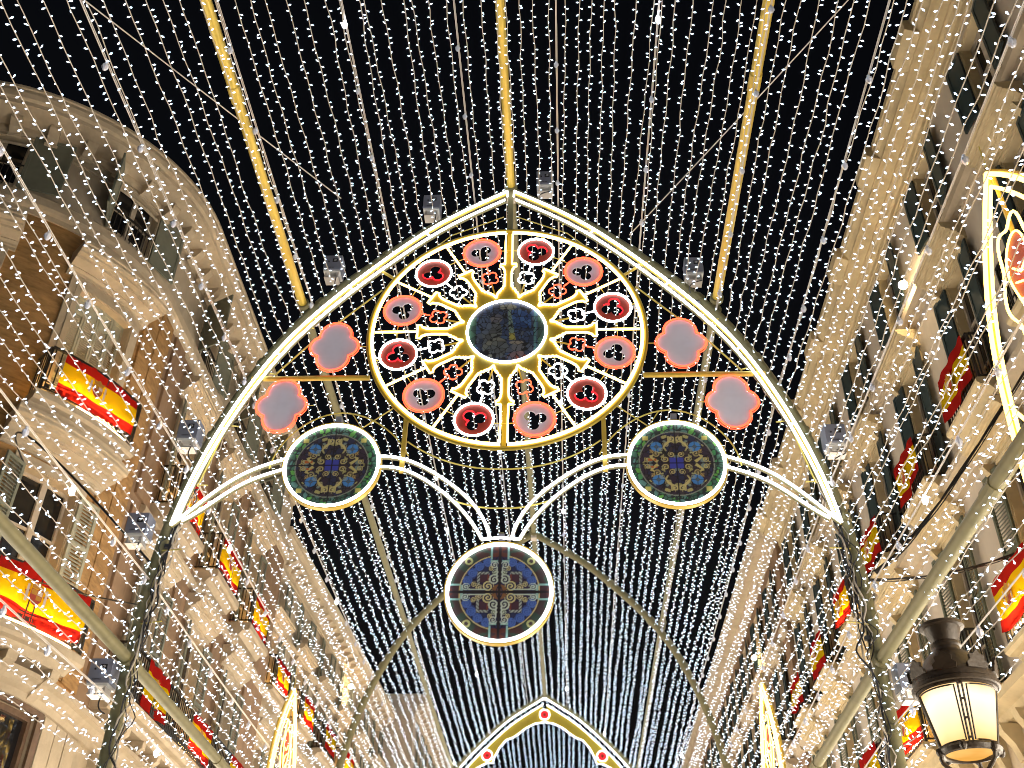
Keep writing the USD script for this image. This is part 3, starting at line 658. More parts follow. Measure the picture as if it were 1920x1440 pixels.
def rot(x, r, a): return (r*math.cos(a) - x*math.sin(a), r*math.sin(a) + x*math.cos(a))   # x to the left of the spoke
half_col = [(x*1.02, r) for x, r in [(.150, .700), (.135, .735), (.125, .728), (.118, .765), (.105, .760), (.100, .800), (.075, .805), (.068, .845), (.052, .850), (.048, 1.10), (.056, 1.17), (.085, 1.235), (.118, 1.25), (.118, 1.30)]]
outline = []
for k in range(12):
    a = k*PI/6
    outline.append((((.65)*math.cos(a-PI/12)), ((.65)*math.sin(a-PI/12))))
    outline += [rot(-x, r, a) for x, r in half_col] + [rot(x, r, a) for x, r in half_col[::-1]]
gold_poly = Polygon(outline).buffer(0)
obj('column_sheet', MB().plate(gold_poly.difference(Point(0, 0).buffer(.575, 32)), Y0+.02, Y0+.035, XC, WC), GOLD, RW)
for k in range(12):
    a = k*PI/6
    L_ = [((.65)*math.cos(a-PI/12), (.65)*math.sin(a-PI/12))] + [rot(-x, r, a) for x, r in half_col]
    R_ = [rot(x, r, a) for x, r in half_col[::-1]] + [((.65)*math.cos(a+PI/12), (.65)*math.sin(a+PI/12))]
    if k in (3, 9):
        for q in (L_ + [rot(-.05, 1.30, a)], [rot(.05, 1.30, a)] + R_): obj('column_light_tube', MB().tube([W3(x, z) for x, z in q], .0175, 6), E_WARM, RW)
        for sg in (-1, 1): obj('spoke_light_tube', MB().tube([W3(*rot(sg*.052, r, a)) for r in (1.30, 1.6, 1.925)], .0165, 6), E_WARM, RW)
    else:
        obj('column_light_tube', MB().tube([W3(x, z) for x, z in L_+R_], .0175, 6), E_WARM, RW)
        obj('spoke_light_tube', MB().tube([W3(*rot(0, r, a)) for r in (1.305, 1.6, 1.92)], .0175, 6), E_WARM, RW)
def lobes(n, rr, off, a0=0):
    return unary_union([Point(off*math.cos(a0+2*PI*k/n), off*math.sin(a0+2*PI*k/n)).buffer(rr, 10) for k in range(n)] + [Point(0, 0).buffer(off*.8, 8)])
for k in range(12):
    a = PI/12 + k*PI/6; red = k % 2 == 0
    c = (1.60*math.cos(a), 1.60*math.sin(a))
    hole = affinity.translate(affinity.rotate(lobes(3, .080, .088, PI/2), rng.uniform(0, 360), origin=(0, 0)), *c)
    disc = Point(*c).buffer(.262, 24).difference(hole)
    p = tag(obj('roundel', MB().plate(disc, Y0+.02, Y0+.03, XC, WC), REDP if red else LAV, RW), 'dark red roundel with trefoil hole' if red else 'lavender roundel with trefoil hole')
    obj('roundel_light_tube', MB().tube([W3(c[0]+x, c[1]+z) for x, z in ring(.268, 33)[:-1]], .017 if red else .014, 8, closed=True), E_WHITE if red else E_ORANGE, p, smooth=True)
    if not red: obj('roundel_light_tube', MB().tube([W3(c[0]+x, c[1]+z, Y0+.01) for x, z in ring(.292, 33)[:-1]], .006, 6, closed=True), E_ORANGE, p)
    if red:
        pts = np.array(hole.exterior.coords); n_ = len(pts); pts = pts[int(n_*.1):int(n_*.72)]
        obj('trefoil_light_tube', MB().tube([W3(x, z) for x, z in pts], .0085, 6), E_RED, p)
    q = (1.045*math.cos(a), 1.045*math.sin(a)); qf = affinity.translate(affinity.rotate(lobes(4, .058, .072, PI/4), math.degrees(a), origin=(0, 0)), *q)
    e = np.array(qf.exterior.coords)[:-1]
    t = obj('quatrefoil_light_tube', MB().tube([W3(x, z) for x, z in e[::2]], .0125 if red else .010, 6, closed=True), E_WHITE if red else E_ORANGE, RW)
    obj('link_light_tube', MB().tube([W3(r*math.cos(a), r*math.sin(a)) for r in (1.175, 1.25, 1.315)], .0125 if red else .010, 6), E_WHITE if red else E_ORANGE, RW)
    obj('quatrefoil_bracket', MB().tube([W3(r*math.cos(a), r*math.sin(a), Y0+.03) for r in (.68, .8, .95)], .012, 6), GOLD, RW)
    for da in (-1, 1): obj('roundel_wire', MB().tube([W3(1.60*math.cos(a+da*PI/12*f), 1.60*math.sin(a+da*PI/12*f), Y0+.03) for f in (.62, .8, 1.0)], .006, 5), GWIRE, RW)
    obj('roundel_wire', MB().tube([W3(r*math.cos(a), r*math.sin(a), Y0+.03) for r in (1.87, 1.9, 1.97)], .006, 5), GWIRE, RW)

# ------------------------------------------------------------------ stained glass prints (flat prints on panels)
def print_disc(name, parent, cx, cz, R, fn, n=150, y=Y0+.02):
    xs = np.linspace(-1, 1, n); X, Z = np.meshgrid(xs, xs, indexing='ij'); ok = X**2+Z**2 <= 1.0
    idx = -np.ones((n, n), int); idx[ok] = np.arange(ok.sum())
    q = np.stack([idx[:-1, :-1], idx[1:, :-1], idx[1:, 1:], idx[:-1, 1:]], -1).reshape(-1, 4); q = q[(q >= 0).all(1)]
    F = np.vstack([q[:, [0, 1, 2]], q[:, [0, 2, 3]]]); V = np.stack([cx+R*X[ok], np.full(ok.sum(), y), cz+R*Z[ok]], 1)
    col = fn(X[ok], Z[ok])
    back = MB().add(V, F)
    p = obj(name, back, PRINT, parent)
    UsdGeom.PrimvarsAPI(UsdGeom.Mesh(p)).CreatePrimvar('print', Sdf.ValueTypeNames.Color3fArray, 'vertex').Set(Vt.Vec3fArray.FromNumpy(np.clip(col, 0, 1).astype(np.float32)))
    obj('backing_plate', MB().plate(Point(0, 0).buffer(R*1.01, 32), y+.004, y+.02, cx, cz), IRON, parent)
    return p
def mixc(c, mask, col): c[mask] = col; return c
def spiral(x, z, cx, cz, r, turns=1.6, w=.26, flip=1, ph=0):
    dx, dz = (x-cx)*flip, z-cz; rr = np.hypot(dx, dz)/r; th = np.arctan2(dz, dx)+ph
    f = (rr*turns - th/(2*PI)) % 1.0
    return (rr < 1) & (f > .5-w) & (f < .5+w)
def cell_noise(x, z, k, seed):
    r = np.random.default_rng(seed); pts = r.uniform(-1.05, 1.05, (k, 2)); from scipy.spatial import cKDTree
    d, i = cKDTree(pts).query(np.stack([x, z], 1), k=2); return i[:, 0], (d[:, 1]-d[:, 0]), r
def fourfold(x, z):
    c = np.tile([.020, .020, .040], (len(x), 1)); r = np.hypot(x, z); ax, az = np.abs(x), np.abs(z)
    i, e, g = cell_noise(ax, az, 160, 3)
    blues = np.array([[.03, .04, .13], [.025, .03, .09], [.04, .06, .22], [.03, .025, .07]])[np.arange(160) % 4]
    m = (r < .78); c[m] = blues[i[m]]; c[m & (e < .012)] = (.01, .01, .015)
    m = (r > .78); c[m] = np.array([[.05, .035, .04], [.035, .06, .05], [.06, .03, .03]])[i[m] % 3]
    for k in range(16):                                              # blue roses round the ring
        a = PI/4 + (k % 4 - 1.5)*.28 + (k//4)*PI/2; px, pz = .68*math.cos(a), .68*math.sin(a)
        d = np.hypot(x-px, z-pz); m = d < .095; c[m] = (.065, .13, .44); c[spiral(x, z, px, pz, .09, 2.2, .12)] = (.03, .06, .25)
    c[(np.abs(r-.785) < .012)] = (.45, .40, .20)
    m = (ax < .16) & (r > .76) | (az < .13) & (r > .80); c[m] = np.where((i[m] % 2 == 0)[:, None], (.05, .03, .04), (.10, .035, .03))
    m = ((np.abs(ax-.17) < .022) & (az > .70)) | ((np.abs(az-.15) < .022) & (ax > .76)); c[m] = (.22, .42, .44)
    m = ((np.abs(az-.66) < .025) & (ax > .04) & (ax < .19)) | ((np.abs(ax-.74) < .022) & (az < .15)); c[m] = (.22, .42, .44)
    m = (ax > .20) & (ax < .44) & (az > .20) & (az < .42); c[m] = np.where((i[m] % 2 == 0)[:, None], (.16, .045, .04), (.06, .03, .05))
    m = ((np.abs(ax-.42) < .025) | (np.abs(az-.40) < .025)) & (ax < .445) & (az < .425) & (ax > .2) & (az > .16); c[m] = np.where((((ax[m]+az[m])*14) % 1 < .6)[:, None], (.30, .36, .36), (.05, .05, .08))
    for (px, pz, rr, col) in ((.22, .115, .115, (.52, .50, .26)), (.105, .26, .115, (.42, .52, .48)), (.66, .105, .085, (.40, .52, .52)), (.105, .58, .085, (.45, .55, .55)), (.40, .09, .07, (.5, .48, .3)), (.09, .42, .06, (.40, .5, .42)), (.50, .16, .06, (.5, .48, .25)), (.17, .50, .055, (.5, .48, .25))):
        c[spiral(ax, az, px, pz, rr, 1.9, .27)] = col
    m = (ax > .24) & (ax < .62) & (np.abs(az-.035-.02) < .012); c[m] = (.40, .5, .45)
    m = (az > .30) & (az < .54) & (np.abs(ax-.05) < .016); c[m] = (.42, .52, .52)
    m = (r < .16); c[m & (e > .02)] = (.20, .10, .05)
    m = (np.abs(np.hypot(ax-.62, az-.66)-.06) < .02); c[m] = (.35, .38, .18)
    c[(ax < .022) | (az < .022)] = (.02, .018, .025)
    return c
def scrolls(x, z):
    c = np.tile([.030, .016, .022], (len(x), 1)); r = np.hypot(x, z); ax, az = np.abs(x), np.abs(z); th = np.arctan2(z, x)
    i, e, g = cell_noise(x, z, 420, 5)
    m = r > .80; gr = np.array([[.05, .22, .08], [.06, .16, .11], [.10, .30, .06], [.08, .18, .17], [.04, .10, .07]]); c[m] = gr[i[m] % 5]; c[m & (e < .02)] = (.015, .02, .02)
    m = r < .78; dk = np.array([[.035, .02, .04], [.025, .025, .07], [.045, .03, .04]]); c[m] = dk[i[m] % 3]; c[m & (e < .012)] = (.012, .01, .012)
    j2, e2, _ = cell_noise(ax+.25*az, az-.25*ax, 330, 17)
    m = (r < .74) & (j2 % 10 < 3) & (e2 > .014); c[m] = np.array([[.34, .32, .13], [.16, .22, .22], [.40, .37, .15], [.12, .2, .24], [.10, .12, .32]])[j2[m] % 5]
    c[np.abs(r-.795) < .012] = (.22, .24, .20)
    for q in range(4):
        a = PI/4+q*PI/2; px, pz = .58*math.cos(a), .58*math.sin(a); d = np.hypot(x-px, z-pz)
        m = d < .125; c[m] = (.06, .22, .58); t2 = np.arctan2(z-pz, x-px)
        c[m & (np.abs(np.sin(2*t2)) < .18) & (d > .045)] = (.02, .03, .06); c[(d < .045)] = (.09, .10, .08); c[(d < .025)] = (.04, .12, .30)
        a2 = a; px, pz = .895*math.cos(a2), .895*math.sin(a2); c[(np.abs(x-px) < .06) & (np.abs(z-pz) < .055)] = (.40, .36, .10)
    m = (ax < .15) & (az < .13); c[m] = (.05, .06, .42)
    for (px, pz, rr, col) in ((.08, .62, .085, (.50, .44, .20)), (.10, .22, .07, (.48, .42, .18)), (.24, .10, .08, (.46, .40, .16)), (.62, .09, .07, (.46, .40, .16)), (.20, .48, .07, (.42, .38, .2)), (.42, .24, .08, (.40, .34, .14)), (.32, .35, .05, (.3, .34, .24)), (.52, .3, .05, (.42, .3, .1))):
        c[spiral(ax, az, px, pz, rr, 1.5, .27)] = col
    for (x0, z0, x1, z1, w, col) in ((.12, .56, .26, .40, .035, (.52, .46, .2)), (.40, .03, .56, .16, .04, (.52, .46, .18)), (.56, .16, .48, .2, .03, (.5, .44, .18)), (.26, .40, .20, .30, .025, (.45, .40, .18)), (.30, .26, .42, .28, .022, (.4, .4, .2))):
        L = math.hypot(x1-x0, z1-z0); ux, uz = (x1-x0)/L, (z1-z0)/L; s = (ax-x0)*ux+(az-z0)*uz; d = np.abs((ax-x0)*uz-(az-z0)*ux)
        c[(s > 0) & (s < L) & (d < w*(1-.5*s/L))] = col
    m = (x < -.40) & (x > -.6) & (az < .12) & (az > .05); c[m & (e > .03)] = (.45, .12, .03)
    c[(ax < .018) | (az < .013)] = (.012, .008, .014)
    return c
def scene_glass(x, z):
    """A generic leaded window: two robed shapes in a blue room."""
    i, e, g = cell_noise(x, z, 260, 9); pal = np.array([[.04, .06, .14], [.05, .09, .20], [.03, .04, .08], [.08, .10, .15]]); c = pal[i % 4].copy()
    m = (x > .12) & (x < .62) & (z > .1) & (z < .7); c[m] = np.array([[.03, .07, .22], [.02, .05, .17], [.05, .12, .33]])[i[m] % 3]
    def blob(cx, cz, rx, rz, cols):
        m = ((x-cx)/rx)**2+((z-cz)/rz)**2 < 1; c[m] = np.array(cols)[i[m] % len(cols)]
    gr = [[.13, .15, .15], [.08, .09, .10], [.18, .19, .17], [.10, .12, .14]]
    blob(-.38, .0, .26, .42, gr); blob(-.28, -.5, .32, .34, gr); blob(-.28, .42, .16, .14, [[.16, .15, .17], [.11, .11, .15]]); blob(-.55, .22, .16, .3, [[.07, .10, .18], [.10, .13, .2]])
    blob(.30, -.55, .17, .2, [[.22, .17, .18], [.13, .14, .17]]); blob(.28, -.85, .26, .2, [[.18, .12, .14], [.1, .12, .2], [.24, .06, .04]]); blob(.25, -.36, .18, .06, [[.26, .24, .2]])
    blob(.02, .80, .22, .10, [[.20, .2, .16], [.12, .12, .1]])
    s = (z-.7)/(-.8-.0); m = (z < .74) & (z > -.28) & (np.abs(x-(.05+.10*(.74-z))) < .03+.05*(.74-z)); c[m] = np.where((z[m] > -.06)[:, None], (.17, .26, .22), (.36, .34, .08))
    m = np.abs(x) > .78; c[m] = np.array([[.05, .12, .08], [.03, .06, .05], [.09, .14, .12]])[i[m] % 3]
    m = (np.abs(x-.72) < .03); c[m] = (.08, .20, .22)
    c[e < .013] = (.008, .008, .01)
    for zz in (.48, .05, -.3): c[np.abs(z-zz) < .008] *= .3
    return c
CM = obj('centre_light_tube', MB().tube([W3(x, z) for x, z in ring(.572, 61)[:-1]], .021, 8, closed=True), E_WHITE, RW, smooth=True)
print_disc('centre_glass', RW, XC, WC, .572, scene_glass)
def medallion(cx, cz, R, fn, label):
    t = thing('glass_medallion', label, 'light display')
    print_disc('glass_panel', t, XC+cx, cz, R, fn)
    obj('light_ring', MB().tube([P3(cx+x, cz+z) for x, z in ring(R+.012, 73)[:-1]], .024, 8, closed=True), E_WHITE, t, smooth=True)
    obj('rim', MB().plate(Point(0, 0).buffer(R+.052, 48).difference(Point(0, 0).buffer(R+.038, 48)), Y0-.01, Y0+.07, XC+cx, cz), POLE, t)
    obj('clip', MB().box(P3(cx-.03, cz+R+.052, Y0+.0), P3(cx+.05, cz+R+.16, Y0+.1)), BOXG, t)
medallion(-2.285, 8.897, .615, scrolls, 'left round stained glass medallion with green border and white light ring')
medallion(2.285, 8.897, .615, scrolls, 'right round stained glass medallion with green border and white light ring')
medallion(0, 7.07, .625, fourfold, 'lowest round stained glass medallion, blue with pale scrolls, hanging at the bottom point')
qfo = unary_union([Point(0, .205).buffer(.225, 16), Point(0, -.205).buffer(.225, 16), Point(.165, 0).buffer(.18, 16), Point(-.165, 0).buffer(.18, 16), sbox(-.16, -.16, .16, .16)])
for (cx, cz, lb) in ((-2.49, 10.90, 'upper left'), (2.49, 10.90, 'upper right'), (-3.11, 9.87, 'lower left'), (3.11, 9.87, 'lower right')):
    t = thing('quatrefoil_light', f'lavender quatrefoil panel edged in orange red light, {lb} of the four', 'light display')
    obj('panel', MB().plate(qfo.buffer(-.01), Y0+.015, Y0+.03, XC+cx, cz), LAV, t)
    e = np.array(qfo.exterior.coords)[:-1]; obj('inner_light_tube', MB().tube([P3(cx+x, cz+z) for x, z in e], .013, 8, closed=True), E_ORANGE, t, smooth=True)
    e = np.array(qfo.buffer(.022).exterior.coords)[:-1]; obj('outer_light_tube', MB().tube([P3(cx+x, cz+z, Y0+.02) for x, z in e], .006, 6, closed=True), E_ORANGE, t, smooth=True)
    sg = 1 if cx > 0 else -1
    obj('stay_wire', MB().tube([P3(cx-sg*.36, cz+.01, Y0+.03), P3(cx-sg*.46, cz+.01, Y0+.03)], .007, 5), GWIRE, t)
    obj('stay_wire', MB().tube([P3(cx, cz+.43, Y0+.03), P3(cx, cz+.5, Y0+.03)], .007, 5), GWIRE, t)

# ------------------------------------------------------------------ scalloped motif on the far arch
YF, XF = 35.4, -.70
MF = thing('scalloped_arch_light', 'gold scalloped arch band with red roundels and white outlines, far down the street', 'light display')
fo = [half_off(s, .13) for s in np.linspace(.12, 8.5, 50)]; fo[0][0] = max(fo[0][0], .02)
fi = [q for q in (half_off(s, .30) for s in np.linspace(.0, 8.4, 60)) if q[0] > .03]
tubes(MF, 'outer_light_tube', fo, .026, E_WHITE, YF, xc=XF); tubes(MF, 'inner_light_tube', fi, .024, E_WHITE, YF, xc=XF)
sc = [(0.03, 13.22), (.32, 13.17), (.62, 13.02), (.9, 12.8), (1.05, 12.7), (1.28, 12.62), (1.5, 12.36), (1.68, 12.02), (1.72, 11.86), (1.9, 11.86), (2.1, 11.76), (2.4, 11.6), (2.65, 11.3), (2.8, 11.0), (2.78, 10.8), (3.0, 10.75), (3.2, 10.4), (3.35, 10.0), (3.5, 9.4), (3.6, 8.8)]
tubes(MF, 'scallop_light_tube', sc, .024, E_WHITE, YF, xc=XF)
for sg in (-1, 1):
    poly = Polygon([(sg*x, z) for x, z in list(fi)+[tuple(q) for q in sc[::-1]]]).buffer(0)
    obj('gold_band', MB().plate(poly, YF+.04, YF+.06, XF, 0), GOLD, MF)
for (x, z) in ((0, 13.47), (1.91, 12.10), (-1.91, 12.10), (3.02, 10.95), (-3.02, 10.95)):
    r = obj('roundel', MB().plate(Point(x, z).buffer(.13, 16), YF-.02, YF+.03, XF, 0), REDP, MF)
    obj('roundel_light_tube', MB().tube([P3(x+a, z+b, YF-.02, XF) for a, b in ring(.17, 25)[:-1]], .024, 6, closed=True), E_WHITE, r)
    obj('roundel_light_tube', MB().tube([P3(x+a, z+b, YF-.03, XF) for a, b in ring(.085, 25)[:-1]], .018, 6, closed=True), E_RED, r)

# ------------------------------------------------------------------ lancet lights along the sides
def lancet(x, yc, label, face):
    t = thing('lancet_light', label, 'light display', group='golden lancet lights along the street sides')
    H = 8.55
    o = spl([(0, H), (.28, H-.32), (.56, H-.72), (.78, H-1.2), (.90, H-1.8), (.95, H-2.6), (.95, H-3.6)], 40)
    def L3(a, z, dd=0): return (x+face*dd, yc+a, z)
    for sg in (-1, 1):
        for k_, (sc_, r) in enumerate(((1.0, .021), (.89, .017))):
            q = o*[sc_, 1]-[0, .0 if k_ == 0 else .16]; obj('edge_light_tube', MB().tube([L3(sg*a, z) for a, z in q], r, 8), E_GOLD, t, smooth=True)
        obj('frame_rail', MB().tube([L3(sg*a, z, -.05) for a, z in o*[1.02, 1]+[0, .03]], .022, 6), POLE, t)
    obj('base_light_tube', MB().tube([L3(-.95, H-3.6), L3(.95, H-3.6)], .024, 6), E_GOLD, t)
    def loop(pts, nm, r, m, dd=0, closed=True): return obj(nm, MB().tube([L3(a, z, dd) for a, z in pts], r, 6, closed=closed), m, t)
    # red twisted bud with pale outlines inside a lobed border
    bud = [(.17*math.cos(a)+.06*math.sin(2*a), H-1.22+.44*math.sin(a)+.02*math.cos(3*a)) for a in np.linspace(0, 2*PI, 40, endpoint=False)]
    obj('bud_panel', MB().tm(trimesh.Trimesh(*(lambda v, f: (np.array([L3(a, z, -.01) for a, z in v]), f))(*trimesh.creation.triangulate_polygon(Polygon(bud), engine='earcut')))), pr_red, t)
    loop(bud, 'bud_light_tube', .010, E_GOLD)
    loop([(-.11, H-1.12), (0, H-1.14), (.1, H-1.02)], 'bud_light_tube', .010, E_GOLD, closed=False); loop([(-.10, H-1.42), (-.02, H-1.25), (.12, H-1.16)], 'bud_light_tube', .010, E_GOLD, closed=False); loop([(-.06, H-1.52), (.05, H-1.40), (.1, H-1.34)], 'bud_light_tube', .010, E_GOLD, closed=False)
    lob = [( (.34+.04*math.cos(6*a))*math.cos(a), H-1.22+(.60+.06*math.cos(6*a))*math.sin(a)) for a in np.linspace(0, 2*PI, 60, endpoint=False)]
    loop(lob, 'lobed_light_tube', .013, E_GOLD)
    loop([(.30*math.cos(a), H-2.2+.30*math.sin(a)) for a in np.linspace(0, 2*PI, 32, endpoint=False)], 'ring_light_tube', .018, E_GOLD)
    loop([(.16*math.cos(a), H-2.2+.2*math.sin(a)) for a in np.linspace(0, 2*PI, 24, endpoint=False)], 'ring_light_tube', .012, E_WHITE)
    for sg in (-1, 1):
        loop([(0, H-2.75), (sg*.45, H-2.45), (sg*.80, H-1.95)], 'tracery_light_tube', .016, E_GOLD, closed=False); loop([(0, H-3.4), (sg*.45, H-3.1), (sg*.9, H-2.6)], 'tracery_light_tube', .016, E_GOLD, closed=False)
        loop([(sg*.93, H-3.6), (sg*.75, H-2.8), (sg*.42, H-2.5), (sg*.1, H-2.9), (sg*.08, H-3.6)], 'tracery_light_tube', .014, E_GOLD, closed=False)
    obj('frame_bar', MB().tube([L3(0, H, -.05), L3(0, H-3.6, -.05)], .02, 6), POLE, t)
    obj('hanger_wire', MB().tube([L3(0, H, -.02), L3(0, H+.35, -.02)], .006, 5), GWIRE, t)
pr_red = pr('orange_red_panel', (.55, .06, .015), .5, var=.2, scale=12)
LX = 4.46
lancet(XC+LX+.05, 6.5, 'golden pointed lancet light with red bud, cut by the right picture edge', -1)
lancet(-.77+LX-.1, 18.95, 'golden pointed lancet light with dense tracery, low right beyond the big arch', -1)
lancet(-.77-LX+.1, 19.35, 'golden pointed lancet light with red bud, low left beyond the big arch', 1)

# ------------------------------------------------------------------ control boxes on the near arch
def control_box(dx, z, label, w=.27, h=.30, i=0):
    t = thing('control_box', label, 'electric box', group='grey control boxes on the arch')
    y0, y1 = 11.84, 12.10; x = XC+dx
    m = trimesh.creation.box(bounds=[(x-w/2, y0, z-h/2), (x+w/2, y1, z+h/2)])
    bx = MB(); c = .012
    bx.prof(Straight((x-w/2, y1), (1, 0), (0, -1)), 0, w, [(0, z-h/2), (y1-y0-c, z-h/2), (y1-y0, z-h/2+c), (y1-y0, z+h/2-c), (y1-y0-c, z+h/2), (0, z+h/2)])
    b = obj('housing', bx, BOXG, t)
    obj('logo_plate', MB().box((x-.005, y0-.004, z+.005), (x+.075, y0-.0005, z+.075)), BOXDARK, t)
    sw = [(x+.035+.022*math.cos(a)*(1-a/14), y0-.006, z+.04+.022*math.sin(a)*(1-a/14)) for a in np.linspace(0, 8, 18)]
    obj('logo_swirl', MB().tube(sw, .003, 4), BOXLIGHT, t)
    obj('knob', MB().tube([(x-.06, y0, z+.015), (x-.06, y0-.012, z+.015)], .012, 8), BOXDARK, t)
    try:
        tm_ = meshkit.text_mesh('XIMENEZ', .020); v, f = meshkit.arrays(tm_)[:2]
        v = np.asarray(v); v = v-[(v[:, 0].min()+v[:, 0].max())/2, 0, 0]; s_ = .11/max(1e-6, np.ptp(v[:, 0]))
        obj('lettering', MB().add(np.stack([x-.02+v[:, 0]*s_, y0-.003-np.clip(v[:, 2], 0, .002), z-h/2+.035+v[:, 1]*s_], 1), f), BOXDARK, t)
    except Exception as ex: print('text', ex)
    br = MB().box((x-.10, y0+.03, z-h/2-.11), (x-.075, y1-.05, z-h/2-.032)).box((x+.075, y0+.03, z-h/2-.11), (x+.10, y1-.05, z-h/2-.032)).box((x-.11, y0+.03, z-h/2-.135), (x+.11, y1-.05, z-h/2-.11))
    obj('bracket', br, STEEL, t); obj('tray', MB().box((x-w/2+.01, y0+.006, z-h/2-.032), (x+w/2-.01, y1-.01, z-h/2)), BOXPALE, t)
    obj('lead', MB().tube(spl([(x, y1-.12, z-h/2-.02), (x+.08, y0+.02, z-h/2-.16), (x+(-.08 if dx > 0 else .08), y0, z-h/2-.26), (XC+dx*.97, 11.93, z-h/2-.34)], 12), .009, 5), RUBBER, t)
for dx, z, lb in ((-1.27, 13.88, 'grey control box on the left slope nearest the apex'), (.55, 14.38, 'grey control box just right of the apex'), (-2.72, 12.58, 'grey control box halfway up the left slope, beside the left overhead pole'), (2.80, 12.42, 'grey control box halfway up the right slope, beside the right overhead pole'),
                  (-4.36, 9.52, 'grey control box on the left shoulder of the arch'), (4.42, 9.36, 'grey control box on the right shoulder of the arch'), (-4.74, 8.06, 'grey control box on the left leg level with the light tip'), (-4.72, 6.08, 'lowest grey control box on the left leg'), (4.74, 6.05, 'grey control box on the right leg beside the lantern')):
    control_box(dx, z, lb)

# leads clipped along the inside of the near arch pipe
for sg, lb in ((-1, 'dark and pale leads clipped along the left half of the big arch pipe'), (1, 'dark and pale leads clipped along the right half of the big arch pipe')):
    t = thing('arch_lead', lb, 'cable')
    for q in range(3):
        g = np.random.default_rng(70+q+5*sg); P = []
        for s_ in np.linspace(.3, 9.5, 70):
            a = half_off(s_, .10+.05*q+g.normal(0, .018)); P.append((XC+sg*a[0], 11.93-.02*q+g.normal(0, .015), a[1]-.03*abs(math.sin(s_*2.7+q))))
        obj('lead', MB().tube(P, (.012, .009, .007)[q], 5), (RUBBER, RUBBER, CABLEW)[q], t)
    for s_ in np.arange(.7, 9.4, .62):
        a = half_off(s_, .10); obj('clip', MB().box((XC+sg*a[0]-.03, 11.9, a[1]-.025), (XC+sg*a[0]+.03, 11.96, a[1]+.025)), (BOXG, RUBBER)[int(s_*10) % 2], t)
# ------------------------------------------------------------------ light strings
random.seed(3)
NV = 7; SPAN = 11.8
def bulb_mesh(base, d, L=.043, r=.0086):
    d = d/np.linalg.norm(d); a = np.cross(d, [.3, .5, .81]); a /= np.linalg.norm(a); b = np.cross(d, a)
    ringp = [base + d*L*.62 + r*(math.cos(t)*a+math.sin(t)*b) for t in (0, PI/2, PI, 1.5*PI)]
    V = np.array([base, *ringp, base+d*L]); F = [[0, 2, 1], [0, 3, 2], [0, 4, 3], [0, 1, 4], [5, 1, 2], [5, 2, 3], [5, 3, 4], [5, 4, 1]]
    return V, F
def string_meshes(seed, r=.0086, n_t=0, L0=SPAN):
    g = np.random.default_rng(seed); n = 44; y = np.linspace(0, L0, n); sag = g.uniform(.05, .16)
    wx = np.cumsum(g.normal(0, .006, n)); wx -= np.linspace(wx[0], wx[-1], n); wz = np.cumsum(g.normal(0, .006, n)); wz -= np.linspace(wz[0], wz[-1], n)
    env = np.minimum(1, np.minimum(y, L0-y)/.6)
    P = np.stack([wx*env + .008*np.sin(y*7+g.uniform(0, 6)), y, wz*env - sag*4*(y/L0)*(1-y/L0)], 1)
    wire = MB().tube(P, .0052, 4)
    bulbs = MB(); yy = .04
    sd = 1
    while yy < L0-.03:
        p = np.array([np.interp(yy, y, P[:, k]) for k in range(3)])
        ang = (0 if sd > 0 else PI) + g.normal(0, .75); sd = -sd if g.random() < .8 else sd
        d = np.array([math.cos(ang), g.normal(0, .35), math.sin(ang)])
        bulbs.add(*bulb_mesh(p + .007*d/np.linalg.norm(d), d, r=r)); yy += g.uniform(.052, .108)
    return wire, bulbs
protos = []
for v in range(NV):
    nm = f'/World/light_string_kind_{v:03d}'
    c = stage.CreateClassPrim(nm); UsdGeom.Xform.Define(stage, nm).GetPrim().SetSpecifier(Sdf.SpecifierClass)
    w_, b_ = string_meshes(50+v)
    usdkit.mesh(stage, nm+'/wire', w_.mesh(), CABLEW)
    tag(usdkit.mesh(stage, nm+'/bulbs', b_.mesh(), E_BULB), kind='stuff')
    protos.append(nm)
SMAX = tt[-2] + .75                                                  # down to z = 4.85
NS = 100
def slots():
    res = []
    for i in range(NS):
        s = -SMAX + 2*SMAX*(i+.5)/NS; x, z = half(abs(s)); res.append((math.copysign(x, s), z, s))
    return res
SL = ['string of tiny white lights running overhead from the viewer to the rose window arch', 'string of tiny white lights running from the rose window arch to the bare arch', 'string of tiny white lights running from the bare arch to the far scalloped arch']
SG = ['light strings before the rose window arch', 'light strings behind the rose window arch', 'light strings before the far arch']
for k in range(3):
    for i, (x, z, s) in enumerate(slots()):
        X = UsdGeom.Xform.Define(stage, '/World/' + numbered('/World', 'light_string'))
        x0, x1 = ARCH_X[k]+x, ARCH_X[k+1]+x
        jx, jz = random.uniform(-.014, .014), random.uniform(-.012, .012)
        X.AddTranslateOp().Set(Gf.Vec3d(x0+jx, ARCH_Y[k], z+jz+.03))
        X.AddRotateXYZOp().Set(Gf.Vec3f(random.uniform(-.12, .12), random.uniform(-14, 14), -math.degrees((x1-x0)/SPAN)+random.uniform(-.05, .05)))
        X.AddScaleOp().Set(Gf.Vec3f(random.choice((-1, 1)), 1, 1))
        p = X.GetPrim(); p.GetReferences().AddInternalReference(protos[random.randrange(NV)]); p.SetInstanceable(True)
        tag(p, SL[k], 'fairy lights', SG[k])
far = MB()
for i, (x, z, s) in enumerate(slots()):
    if z < 9: continue
    w_, b_ = string_meshes(400+i); v, f = b_.mesh(); far.add(v+[ARCH_X[3]+x, ARCH_Y[3], z], f)
tag(obj('distant_light_strings', far, E_BULB), 'white light strings seen through and beyond the far scalloped arch', 'fairy lights', kind='stuff')

